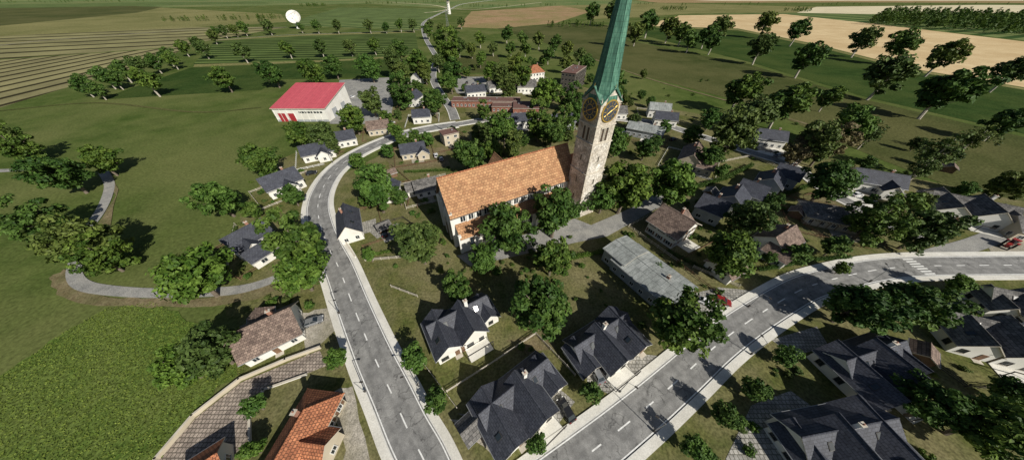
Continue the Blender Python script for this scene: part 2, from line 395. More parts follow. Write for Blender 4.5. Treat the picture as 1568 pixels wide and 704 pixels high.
crop_poly = [(-300, 800), (-200, 640), (0, 578), (100, 508), (165, 472), (235, 462), (300, 500), (372, 520), (400, 552), (330, 596), (265, 670), (220, 760), (200, 900)]
F("crop_field", crop_poly, M_crop, .8)
F("field_boundary", [(296, 103), (298, 99), (500, 92.5), (640, 85), (640, 86.5), (500, 95)], M_olive)
F("field_boundary", [(330, 61), (470, 53), (636, 49), (636, 50.5), (470, 55), (331, 63)], M_olive)
F("field_boundary", [(984, 42), (1130, 44.5), (1250, 69), (1400, 107), (1568, 135), (1568, 138), (1400, 110), (1250, 72), (1130, 47)], M_olive)
F("village_lawn", [(478, 290), (545, 258), (640, 205), (620, 180), (690, 130), (700, 112), (880, 130), (985, 160), (1150, 190), (1240, 235), (1340, 260), (1568, 310), (1700, 340), (1700, 800), (900, 1000), (640, 1000), (600, 704)], M_lawn, 1.0)
F("village_lawn", [(352, 400), (370, 330), (415, 250), (470, 228), (560, 190), (600, 165), (640, 160), (650, 200), (540, 245), (480, 300), (490, 390), (545, 520), (580, 640), (600, 800), (230, 900), (300, 640), (360, 590), (370, 500), (330, 460)], M_lawn, .8)
z[0] = .13
def Y(name, pts, mat, jit=0): F(name, pts, mat, jit, .0015, 4)
Y("barn_yard", [(505, 190), (520, 123), (596, 119), (602, 160), (598, 182), (560, 190)], M_path)
Y("parking_lot", [(688, 118), (742, 118), (752, 142), (700, 144)], M_path)
Y("cobble_yard", [(225, 730), (245, 704), (300, 640), (370, 585), (490, 536), (500, 560), (470, 572), (410, 590), (385, 630), (382, 670), (340, 730)], M_cobble)
Y("gravel_drive", [(505, 600), (540, 590), (568, 704), (560, 760), (500, 760), (530, 690)], M_gravel, .3)
Y("driveway", [(462, 480), (505, 470), (515, 505), (470, 545)], M_gravel, .3)
Y("driveway", [(700, 632), (770, 668), (850, 655), (880, 615), (840, 580), (760, 640)], M_paver)
Y("driveway", [(690, 640), (760, 700), (830, 640), (770, 640)], M_gravel, .3)
Y("driveway", [(895, 560), (960, 540), (1010, 545), (975, 590), (930, 602), (900, 590)], M_paver)
Y("driveway", [(1040, 455), (1100, 440), (1150, 445), (1105, 478), (1075, 490)], M_paver)
Y("driveway", [(1110, 704), (1150, 620), (1210, 598), (1240, 620), (1200, 704), (1180, 760), (1100, 760)], M_paver)
Y("churchyard_paving", [(700, 392), (880, 335), (905, 345), (1010, 300), (1020, 312), (930, 362), (880, 372), (720, 408)], M_path)
Y("farmyard", [(1500, 350), (1640, 350), (1700, 390), (1520, 395)], M_gravel, .5)
Y("driveway", [(1262, 300), (1300, 290), (1370, 320), (1340, 330)], M_pave)
Y("driveway", [(1155, 232), (1190, 225), (1225, 245), (1200, 255)], M_pave)
Y("driveway", [(560, 350), (585, 340), (600, 352), (578, 366)], M_paver)
Y("car_park", [(575, 352), (610, 342), (625, 358), (590, 372)], M_path)
Y("dirt_verge", [(168, 262), (182, 290), (170, 345), (150, 345), (178, 300), (162, 268)], M_dirt, .3)
Y("dirt_verge", [(78, 425), (100, 412), (112, 440), (170, 455), (240, 456), (330, 455), (410, 438), (440, 425), (440, 436), (380, 462), (310, 470), (230, 470), (130, 466), (90, 450)], M_dirt, .5)
Y("garden_soil", [(590, 240), (680, 225), (690, 255), (600, 262)], M_dirt, .5)
Y("garden_soil", [(1270, 340), (1300, 330), (1350, 370), (1330, 380)], M_dirt, .5)
Y("vegetable_plot", [(1230, 300), (1280, 295), (1300, 320), (1240, 330)], M_dirt, .5)
Y("worn_grass", [(780, 520), (830, 500), (850, 540), (800, 545)], M_dirt, .8)
Y("driveway", [(1440, 455), (1475, 450), (1500, 470), (1465, 485)], M_paver)
Y("driveway", [(1180, 520), (1250, 500), (1268, 530), (1215, 545)], M_paver)

# ------------------------------------------------------------------ roads
def spline(pts, step=2.0):
    P = [G(*p) for p in pts]; P = [P[0]*2-P[1]]+P+[P[-1]*2-P[-2]]
    out = []
    for i in range(1, len(P)-2):
        a, b, c, d = P[i-1:i+3]; n = max(2, int((c-b).length/step))
        for k in range(n):
            t = k/n
            out.append(.5*((2*b)+(c-a)*t+(2*a-5*b+4*c-d)*t*t+(3*b-a-3*c+d)*t**3))
    out.append(P[-2])
    for _ in range(4):
        out = [out[0]]+[(out[i-1]+out[i]*2+out[i+1])/4 for i in range(1, len(out)-1)]+[out[-1]]
    return out
def nrm(P, i):
    d = (P[min(i+1, len(P)-1)]-P[max(i-1, 0)]).normalized(); return Vector((-d.y, d.x, 0))
def strip(name, P, o0, o1, zz, mat, sub=None):
    V = []; Fc = []; U = []; s = 0; Ls = []
    for i, p in enumerate(P):
        n = nrm(P, i); V += [(*(p+n*o0).xy, zz), (*(p+n*o1).xy, zz)]
        if i: s += (p-P[i-1]).length
        Ls.append(s)
    for i in range(len(P)-1):
        Fc.append([2*i, 2*i+1, 2*i+3, 2*i+2]); U += [(0, Ls[i]), (1, Ls[i]), (1, Ls[i+1]), (0, Ls[i+1])]
    return mesh_obj(name, V, Fc, mat, U)
def prism(name, P, o0, o1, z0, z1, mat):
    V = []; Fc = []
    for i, p in enumerate(P):
        n = nrm(P, i)
        for o, zz in ((o0, z0), (o0, z1), (o1, z1), (o1, z0)): V.append((*(p+n*o).xy, zz))
    for i in range(len(P)-1):
        for k in range(3): Fc.append([4*i+k, 4*i+k+1, 4*i+k+5, 4*i+k+4])
    Fc += [[0, 1, 2, 3], [4*len(P)-4+k for k in range(4)]]
    return mesh_obj(name, V, Fc, mat)
def dashes(name, P, on, off, w, zz, mat):
    V = []; Fc = []; s = 0
    for i in range(len(P)-1):
        a, b = P[i], P[i+1]
        if (s % (on+off)) < on:
            n0, n1 = nrm(P, i), nrm(P, i+1); k = len(V)
            V += [(*(a+n0*w).xy, zz), (*(a-n0*w).xy, zz), (*(b-n1*w).xy, zz), (*(b+n1*w).xy, zz)]; Fc.append([k, k+1, k+2, k+3])
        s += (b-a).length
    mesh_obj(name, V, Fc, mat)
RZ = .20
def road(pts, half, pave, zoff=0, pave_mat=None, marks=True):
    P = spline(pts, 1.0); ROADS.append((P, half+pave+1)); zz = RZ+zoff
    strip("road", P, -half-.05, half+.05, zz, M_road)
    if marks:
        dashes("centre_line_marking", P, 2.6, 4.4, .12, zz+.004, M_paint)
        for s in (-1, 1): strip("edge_line_marking", P, s*(half-.40), s*(half-.2), zz+.004, M_paint)
    if pave:
        for s in (-1, 1):
            prism("kerb", P, s*half, s*(half+.18), 0, zz+.13, M_kerb)
            prism("pavement", P, s*(half+.185), s*(half+pave), 0, zz+.125, pave_mat or M_pave)
    return P
LR = [(720, 880), (672, 760), (650, 704), (627, 662), (600, 602), (575, 550), (556, 505), (540, 465), (520, 412), (504, 380), (492, 348), (487, 318), (494, 290), (512, 263), (542, 239), (585, 218), (620, 206), (660, 197), (700, 191), (745, 184), (795, 180), (850, 179), (905, 180), (960, 184), (1010, 190), (1050, 202), (1100, 218), (1150, 234), (1210, 254), (1275, 298), (1340, 330), (1400, 366)]
P1 = road(LR[:19], 3.7, 1.6)
P1b = road(LR[18:], 2.7, .9, -.01, marks=False)
RR = [(660, 900), (780, 790), (889, 704), (940, 664), (995, 619), (1052, 569), (1095, 530), (1140, 496), (1190, 464), (1235, 440), (1290, 424), (1345, 413), (1400, 408), (1460, 407), (1568, 406), (1760, 404)]
P2 = road(RR, 3.6, 1.6)
UP = [(697, 184), (690, 166), (675, 145), (663, 120), (666, 100), (668, 88), (660, 74), (652, 60), (648, 46), (650, 34), (672, 22), (690, 14), (712, 6), (760, 0)]
P3 = road(UP, 2.6, .5, -.008, marks=False)
BR = [(1412, 398), (1440, 388), (1485, 376), (1530, 360), (1568, 352), (1640, 340)]
def path(name, pts, half, zz, mat):
    P = spline(pts, 1.0); ROADS.append((P, half+.5)); strip(name, P, -half, half, zz, mat); return P
path("side_road", BR, 2.3, .185, M_path)
path("footpath", [(158, 262), (168, 282), (163, 305), (150, 330), (128, 360), (118, 395), (114, 420), (128, 437), (170, 445), (240, 449), (330, 447), (380, 441), (430, 424), (470, 408)], 1.5, .165, M_path)
path("footpath", [(-120, 266), (0, 262), (46, 259)], 1.5, .166, M_path)
path("footpath", [(895, 360), (950, 335), (1000, 308), (1030, 285)], 2.0, .167, M_path)
path("farm_track", [(440, 42), (300, 46), (100, 60), (0, 70), (-200, 95)], 1.6, .17, M_gravel)
path("farm_track", [(880, 80), (985, 118), (1150, 165), (1300, 210)], 1.3, .171, M_dirt)
path("farm_track", [(648, 46), (560, 50), (440, 54), (330, 62)], 1.6, .172, M_gravel)
path("farm_track", [(400, 165), (300, 172), (150, 158), (0, 170)], 1.0, .173, M_dmead)
path("farm_track", [(690, 14), (660, 8), (600, 4)], 4, .18, M_pale)
path("farm_track", [(690, 14), (740, 14), (830, 4)], 4, .181, M_pale)
path("farm_track", [(690, 14), (670, 18), (650, 20)], 4, .182, M_pale)
k0 = min(range(len(P2)), key=lambda i: (P2[i]-G(1405, 408)).length)
V = []; Fc = []
for j in range(7):
    n = nrm(P2, k0); p = P2[k0]+n*(-2.8+j*.9); d = Vector((n.y, -n.x, 0)); k = len(V)
    for a, b in ((-1.6, -.22), (1.6, -.22), (1.6, .22), (-1.6, .22)): V.append((*(p+d*a+n*b).xy, RZ+.009))
    Fc.append([k, k+1, k+2, k+3])
mesh_obj("zebra_crossing", V, Fc, M_paint)

# ------------------------------------------------------------------ low crop plants (one object) in the near field
def inside(pt, poly):
    x, y = pt; c = False
    for i in range(len(poly)):
        (x0, y0), (x1, y1) = poly[i-1], poly[i]
        if (y0 > y) != (y1 > y) and x < (x1-x0)*(y-y0)/(y1-y0)+x0: c = not c
    return c
cp = [tuple(G(*q).xy) for q in crop_poly if q[1] < 780]
V = []; Fc = []; CV = []
rdir = Vector((math.cos(.9), math.sin(.9), 0)); rn_ = Vector((-rdir.y, rdir.x, 0)); base = G(160, 600)
while len(Fc) < 12000:
    row = R.randint(-60, 60); q = base+rn_*(row*.75+R.gauss(0, .16))+rdir*R.uniform(-55, 55)
    if not inside((q.x, q.y), cp): continue
    a = R.uniform(0, 6.28); s = Vector((math.cos(a), math.sin(a), 0))*R.uniform(.08, .16); t = Vector((-s.y*R.uniform(.8, 1.6), s.x*R.uniform(.8, 1.6), R.uniform(.03, .12)))
    k = len(V); b0 = Vector((q.x, q.y, .14)); V += [tuple(b0-s), tuple(b0+s), tuple(b0+s+t), tuple(b0-s+t)]; Fc.append([k, k+1, k+2, k+3]); CV.append(R.random())
clumpattr(mesh_obj("crop_plants", V, Fc, M_cropl).data, CV)

# ------------------------------------------------------------------ trees
def make_tree(name, seed, crown=(3.7, 4.1), cz=5.4, nclump=76, nleaf=72, leaf=.32, leafmat=M_leaf, bark=M_bark, cr0=.96):
    r = random.Random(seed); rn = np.random.RandomState(seed)
    V = []; Fc = []; MI = []; CV = []
    def tube(a, b, r0, r1, n=7):
        a, b = Vector(a), Vector(b); mid = (a+b)/2+Vector((r.uniform(-1, 1), r.uniform(-1, 1), 0))*(b-a).length*.06
        d = (b-a).normalized(); t = Vector((1, 0, 0)) if abs(d.z) > .7 else Vector((0, 0, 1)); u = d.cross(t).normalized(); w = d.cross(u)
        k = len(V)
        for c, rr in ((a, r0), (mid, (r0+r1)/2), (b, r1)):
            for i in range(n): V.append(tuple(c+(u*math.cos(6.283*i/n)+w*math.sin(6.283*i/n))*rr))
        for q in range(2):
            for i in range(n):
                Fc.append([k+q*n+i, k+q*n+(i+1) % n, k+(q+1)*n+(i+1) % n, k+(q+1)*n+i]); MI.append(1); CV.append(.5)
    rx, rz = crown
    tube((0, 0, -.2), (0, 0, cz-rz*.55), .30, .21); tube((0, 0, cz-rz*.55), (r.uniform(-.3, .3), r.uniform(-.3, .3), cz+rz*.6), .21, .06)
    bumps = [(Vector((r.gauss(0, 1), r.gauss(0, 1), r.gauss(0, .8))).normalized(), r.uniform(-.45, .28)) for _ in range(11)]
    def rad(d):
        f = .94
        for bd, a in bumps:
            c = d.dot(bd)
            if c > .55: f += a*(c-.55)/.45
        return max(.45, f)
    cl = []
    for i in range(nclump):
        zz = 1-2*(i+.5)/nclump; a = i*2.39996+r.uniform(-.35, .35); zz = max(-.97, min(.97, zz+r.uniform(-.1, .1))); h = math.sqrt(1-zz*zz)
        d = Vector((math.cos(a)*h, math.sin(a)*h, zz)); q = rad(d)*(r.uniform(.72, 1.06) if i % 3 else r.uniform(.35, .7))
        sq = 1.0 if zz > -.2 else .9
        cl.append((Vector((d.x*rx*q*sq, d.y*rx*q*sq, cz+d.z*rz*q)), cr0*r.uniform(.6, 1.2), r.random()))
    for i in range(9):
        c = cl[int(nclump*(.15+.08*i))][0]; tube((0, 0, max(.8, c.z*.55)), c, .10, .03, 5)
    for c, cr, sh in cl:
        n = int(nleaf*r.uniform(.7, 1.3)); c = np.array(c)
        d = rn.normal(size=(n, 3)); d /= np.linalg.norm(d, axis=1)[:, None]
        ra = cr*rn.uniform(.3, 1.08, n)**.6
        d2 = d.copy(); d2[:, 2] *= .7
        p = c+d2*ra[:, None]
        nr = d*.9+rn.normal(size=(n, 3))*.5+np.array([0, 0, .5]); nr /= np.linalg.norm(nr, axis=1)[:, None]
        t = np.cross(nr, rn.normal(size=(n, 3))); t /= np.linalg.norm(t, axis=1)[:, None]; b = np.cross(nr, t)
        s = leaf*rn.uniform(.55, 1.25, n)[:, None]
        q = np.stack([p-t*s, p-b*s*.62+nr*s*.1, p+t*s, p+b*s*.62+nr*s*.1], 1).reshape(-1, 3)
        k = len(V); V.extend(map(tuple, q.tolist()))
        Fc.extend([[k+4*i, k+4*i+1, k+4*i+2, k+4*i+3] for i in range(n)]); MI.extend([0]*n)
        CV.extend(np.clip(sh+rn.normal(size=n)*.18, 0, 1).tolist())
    me = bpy.data.meshes.new(name); me.from_pydata(V, [], Fc); me.materials.append(leafmat); me.materials.append(bark)
    me.polygons.foreach_set("material_index", MI); clumpattr(me, CV); me.update(); return me
TREES = [make_tree("deciduous_tree_mesh", s, leafmat=[M_leaf, M_leaf3, M_leaf2, M_leaf][s % 4], crown=(3.6+.3*(s % 3), 4.2-.3*(s % 2))) for s in range(8)]
TSMALL = [make_tree("young_tree_mesh", 20+s, crown=(3.3, 3.9), cz=5.2, nclump=34, nleaf=70, leaf=.45, cr0=1.3, leafmat=[M_leaf3, M_leaf][s % 2]) for s in range(3)]
TFAR = [make_tree("field_tree_mesh", 40+s, crown=(3.8, 3.6), cz=6.3, nclump=44, nleaf=48, leaf=.48, cr0=1.2, leafmat=[M_leaf, M_leaf2][s % 2], bark=M_barkl) for s in range(4)]
TSP = [make_tree("birch_tree_mesh", 60, nclump=40, nleaf=34, leaf=.3, leafmat=M_leaf2, bark=M_barkl), make_tree("rusty_tree_mesh", 61, leafmat=M_leafr)]
BUSH = [make_tree("bush_mesh", 70+s, crown=(3.6, 2.4), cz=2.6, nclump=20, nleaf=60, leaf=.5, cr0=1.3, leafmat=[M_leaf, M_leaf2, M_leaf3][s]) for s in range(3)]
def put(name, me, p, sc, yaw=None, sx=1.0):
    o = bpy.data.objects.new(name, me); link(o); o.location = (p.x, p.y, 0)
    o.scale = (sc*sx, sc*sx*R.uniform(.94, 1.06), sc); o.rotation_euler = (0, 0, R.uniform(0, 6.28) if yaw is None else yaw); return o
def T(u, v, px, kind='n'):
    zc = 5.0
    for _ in range(6):
        p = G(u, v, zc); dp = depth(p); D = math.sqrt(p.x**2+p.y**2+(CAM_H-zc)**2); ca = dp/D
        w = px*dp/FOC*ca**.5; zc = min(w*.66, 14)
    sc = w/8.1
    me, nm = {'n': (TREES, "deciduous_tree"), 's': (TSMALL, "young_tree"), 'f': (TFAR, "field_tree"), 'b': ([TSP[0]], "birch_tree"), 'r': ([TSP[1]], "rusty_leaved_tree")}[kind]
    FOOT.append((p.x, p.y, w*.3))
    put(nm, R.choice(me), p, sc)
near = [(20,222,70),(88,262,88),(150,243,62),(55,338,92),(125,368,112),(152,392,76),(285,418,122),(455,372,92),(452,415,88),(330,300,76),(395,245,64),(270,560,96),(318,535,104),
 (640,370,80),(572,288,78),(775,347,84),(850,325,82),(960,285,86),(925,300,54),(1035,275,86),(835,468,96),(845,395,66),(700,440,46),(1040,490,112),(1120,388,90),(1150,332,72),(1345,335,88),(1420,350,94),
 (1320,465,110),(1395,460,115),(1440,622,118),(1520,650,150),(1560,600,90),(1275,275,84),(1250,215,80),(1310,190,78),(1130,200,84),(1545,282,66),(1090,240,44),(740,395,50),(905,285,44)]
for t in near: T(*t)
small = [(385,320,34),(445,297,40),(515,548,42),(388,620,48),(385,688,48),(635,548,44),(668,610,46),(820,678,40),(905,598,40),(1220,388,46),(1280,375,46),(1205,545,42),(1160,597,50),(1115,637,54),(1065,685,54),(1470,435,54),
 (545,245,28),(592,230,24),(1105,262,30),(1330,250,30),(1480,290,38),(610,300,30),(565,390,28),(1180,395,26),(560,305,28),(1290,410,30),(1010,410,26),(690,300,28)]
for t in small: T(*t, 's')
mid = [(540,180,46),(568,155,40),(455,205,42),(495,208,48),(613,140,42),(614,112,34),(665,155,42),(686,80,44),(692,105,38),(715,238,52),(735,205,38),(772,195,50),(785,218,42),(825,188,48),(862,188,40),(765,115,38),(750,108,30),(800,115,36),(788,98,30),(832,142,50),(780,132,36),(605,200,30),(875,150,34),(935,130,48),(510,225,24),(945,215,46),(990,225,38),(885,170,34),(845,205,40),(602,92,42),(640,95,42),(610,75,30),(565,100,42),(510,100,34),(480,108,44),(415,110,42),(340,118,42),(740,170,24),(752,230,36),(1060,205,34),(1090,180,36),(1020,195,26),(650,110,30),(690,125,30),(590,180,26),(635,210,26),(735,90,22)]
for t in mid: T(*t)
big_f = [(1235,92,52),(1220,52,38),(1165,75,44),(1170,42,36),(1320,66,46),(1375,75,54),(1442,90,58),(1356,120,74),(1445,145,88),(1548,112,62),(1082,55,32),(1102,48,36),(1092,65,30),(1024,48,34),(1045,52,30),(1058,62,30),(992,42,34),(975,52,30),(1136,140,58),(1202,160,70),(1160,175,60),(1538,190,60),(938,28,30),(906,26,26),(1270,150,40),(940,52,26)]
for t in big_f: T(*t, 'f')
for t in [(1440,232,90),(1415,258,60),(1495,212,60),(1335,205,50)]: T(*t, 'b')
T(1268, 222, 70, 'r'); T(1225, 232, 50, 'r')
rowl = [(125,130,38),(160,118,36),(185,108,36),(210,100,34),(235,96,30),(255,86,28),(280,73,24),(302,66,22),(325,56,20),(342,48,18),(358,46,18),(372,43,20),(410,40,22),(484,40,18),(515,40,18),(565,40,17),(612,38,17),(632,38,17),(225,124,46),(262,92,26),(330,48,15),(440,75,24),(490,73,24),(535,72,22),(572,70,22),(370,80,28),(310,75,26),(590,42,14),(460,42,14),
 (693,52,20),(702,72,24),(735,60,20),(776,52,22),(800,60,20),(826,62,22),(850,66,22),(868,76,22),(898,98,26),(888,86,22),(722,76,20),(755,74,18),(655,48,18),(660,38,14),(706,35,14),(782,75,20),(805,76,20),(840,84,22),(868,98,22),(148,138,30),(175,122,30),(670,95,24),(672,60,20),(676,45,16)]
for t in rowl: T(*t, 'f')
def forest(name, quads, n, hgt, mat):
    V = []; Fc = []; CV = []
    for k in range(n):
        a, b, c, d = R.choice(quads); s, t = R.random(), R.random()
        p = G(*a).lerp(G(*b), s).lerp(G(*d).lerp(G(*c), s), t)
        hh = hgt*R.uniform(.7, 1.3); cv = R.random()*.6
        V0 = len(V)
        V += [(p.x-.4, p.y, 0), (p.x+.4, p.y, 0), (p.x, p.y+.3, hh*.8)]; Fc.append([V0, V0+1, V0+2]); CV.append(0)
        for j in range(46):
            zz = hh*(.2+.8*R.random()); rr = hh*.36*max(.01, 1.08-zz/hh)**.6*R.uniform(.3, 1); an = R.uniform(0, 6.28)
            q = p+Vector((math.cos(an)*rr, math.sin(an)*rr, zz)); s = hh*.085*R.uniform(.6, 1.3)
            t = Vector((R.gauss(0, 1), R.gauss(0, 1), R.gauss(0, .5))).normalized()*s; u = Vector((R.gauss(0, 1), R.gauss(0, 1), R.gauss(0, 1))).normalized()*s
            V0 = len(V); V += [tuple(q-t), tuple(q-u), tuple(q+t), tuple(q+u)]; Fc.append([V0, V0+1, V0+2, V0+3]); CV.append(cv)
    clumpattr(mesh_obj(name, V, Fc, mat).data, CV)
forest("distant_forest", [((1325, 38), (1568, 56), (1600, 30), (1360, 20)), ((1325, 38), (1700, 66), (1700, 40), (1345, 28))], 520, 17, M_leaf)
forest("distant_hedgerow", [((830, 41), (905, 39), (985, 43), (840, 43)), ((1010, 16), (1050, 17), (1050, 15), (1010, 14)), ((0, 6), (240, 3), (240, 1.5), (0, 3)), ((1200, 18), (1240, 19), (1240, 17), (1200, 16)),
    ((560, 7), (700, 5), (700, 4), (560, 6)), ((460, 11), (500, 10), (500, 9), (460, 10)), ((1020, 10), (1560, 9), (1560, 8), (1000, 8)), ((250, 34), (430, 30), (430, 29), (250, 33)), ((700, 12), (1000, 8), (1000, 7.5), (700, 11))], 360, 9, M_leaf)

# ------------------------------------------------------------------ church
ang = math.atan2(.488, .873)
def church():
    A = G(708, 388); B = Builder("church", (A.x, A.y, 0), ang)
    L = 43.5; W = 19.0
    ny0, ny1 = 3.4, 15.6; yc = 9.5; eh = 12.6; rh = 21.4
    def wallbox(x0, x1, y0, y1, z0, z1, mat=M_white, part="walls"):
        B.box(part, mat, ((x0+x1)/2, (y0+y1)/2, (z0+z1)/2), (x1-x0, y1-y0, z1-z0))
    wallbox(0, L, ny0, ny1, 0, eh)
    B.poly("walls", M_white, [(-.003, ny0, eh), (-.003, ny1, eh), (-.003, yc, rh)]); B.poly("walls", M_white, [(L, ny0, eh), (L, ny1, eh), (L, yc, rh)])
    sl = (rh-eh)/(yc-ny0)
    for s in (-1, 1):
        ye = yc+s*(yc-ny0+.7); ze = eh-.7*sl+.35
        top = [(-.9, ye, ze), (L+.6, ye, ze), (L+.6, yc, rh+.35), (-.9, yc, rh+.35)]; Ls = math.hypot(ye-yc, rh+.35-ze)
        B.poly("nave_roof", M_orange, top, [(0, 0), (L, 0), (L, Ls), (0, Ls)])
        bt = [(a, b, c-.3) for a, b, c in top]; B.poly("roof_underside", M_wood, bt)
        for i, j in ((0, 1), (1, 2), (3, 0)): B.poly("roof_verge", M_trim, [bt[i], bt[j], top[j], top[i]])
        B.cyl("gutters", M_dframe, (-.9, ye+s*.1, ze-.1), (L+.6, ye+s*.1, ze-.1), .12, .12, 6)
        yy = ye+(yc-ye)*.14; zz2 = ze+(rh+.35-ze)*.14+.12
        B.cyl("snow_guard", M_chim, (0, yy, zz2), (L, yy, zz2), .05, .05, 5)
    B.cyl("ridge_tiles", M_redt, (-.9, yc, rh+.35), (L+.6, yc, rh+.35), .22, .22, 8)
    for s, ya, yb in ((-1, 0, ny0), (1, W, ny1)):
        y0, y1 = min(ya, yb), max(ya, yb)
        wallbox(.6, L-3, y0+(.0 if s < 0 else .01), y1-.01 if s < 0 else y1, 0, 6.2)
        a = 6.1; b2 = 9.0; ye = ya+s*.6
        top = [(.2, ye, a), (L-2.6, ye, a), (L-2.6, yb, b2), (.2, yb, b2)]
        B.poly("aisle_roof", M_orange, top, [(0, 0), (L, 0), (L, 5), (0, 5)])
        bt = [(p, q, r-.22) for p, q, r in top]
        for i, j in ((0, 1), (1, 2), (3, 0)): B.poly("roof_verge", M_trim, [bt[i], bt[j], top[j], top[i]])
        B.poly("aisle_gable", M_white, [(.6, y0, 6.2), (.6, y1, 6.2), (.6, yb, 8.8)])
        n = 15
        for i in range(n):
            x = 1.6+(L-5)*(i+.5)/n
            B.box("clerestory_glass", M_glass, (x, yb+s*.012, 10.3), (1.45, .03, 2.1))
            B.box("clerestory_tracery", M_frame, (x, yb+s*.05, 10.3), (.12, .06, 2.1))
            B.box("clerestory_pilasters", M_white, (x+(L-5)/n/2, yb+s*.16, 10.3), (.5, .32, 2.6))
        n = 9
        for i in range(n):
            x = 1.6+(L-6)*(i+.5)/n
            B.box("aisle_glass", M_glass, (x, ya+s*.015, 3.5), (1.2, .03, 3.0))
            B.cyl("aisle_window_heads", M_glass, (x, ya+s*.0, 5.0), (x, ya+s*.03, 5.0), .6, .6, 14)
            for q in (-1, 1): B.box("window_surround", M_trim, (x+q*.7, ya+s*.06, 3.6), (.16, .12, 3.5))
            B.box("buttresses", M_white, (x+(L-6)/n/2, ya+s*.4, 2.7), (.7, .8, 5.4))
            B.poly("buttress_caps", M_orange, [(x+(L-6)/n/2-.4, ya+s*.9, 5.2), (x+(L-6)/n/2+.4, ya+s*.9, 5.2), (x+(L-6)/n/2+.4, ya+s*.02, 5.9), (x+(L-6)/n/2-.4, ya+s*.02, 5.9)])
    B.box("portal_surround", M_trim, (-.35, yc, 3.4), (.7, 4.6, 6.8)); B.box("portal_door", M_wood, (-.72, yc, 2.2), (.1, 2.8, 4.4))
    B.cyl("portal_arch", M_dframe, (-.70, yc, 4.4), (-.76, yc, 4.4), 1.4, 1.4, 20)
    for q in (-3.6, 3.6): B.box("facade_lancet", M_glass, (-.03, yc+q, 7.6), (.08, 1.2, 5.5))
    B.cyl("rose_window_ring", M_trim, (-.01, yc, 12.6), (-.22, yc, 12.6), 2.2, 2.2, 28); B.cyl("rose_window", M_glass, (-.2, yc, 12.6), (-.25, yc, 12.6), 1.8, 1.8, 28)
    for i in range(8):
        a = i*math.pi/4
        B.cyl("rose_spokes", M_trim, (-.28, yc, 12.6), (-.28, yc+math.cos(a)*1.8, 12.6+math.sin(a)*1.8), .07, .07, 5)
    for y in (ny0+.3, ny1-.3, ny0+4.2, ny1-4.2): B.box("facade_pilasters", M_white, (-.45, y, 6.6), (.9, .75, 13.2))
    B.box("facade_cornice", M_trim, (-.2, yc, 13.4), (.42, ny1-ny0+.4, .35))
    for y in (.3, W-.3): B.box("facade_pilasters", M_white, (.2, y, 3.6), (.9, .8, 7.2))
    block(B, L+5, yc, 11, 11, 11, 6, 'x', wall=M_white, roof=M_redt, win=False)
    block(B, 25, 22, 9, 9, 9, 6.5, 'y', wall=M_white, roof=M_orange, win=False)
    for q in (-3, 0, 3): B.box("choir_windows", M_glass, (L+5+q, yc-5.52, 6), (1.1, .06, 5))
    B.done()
church()
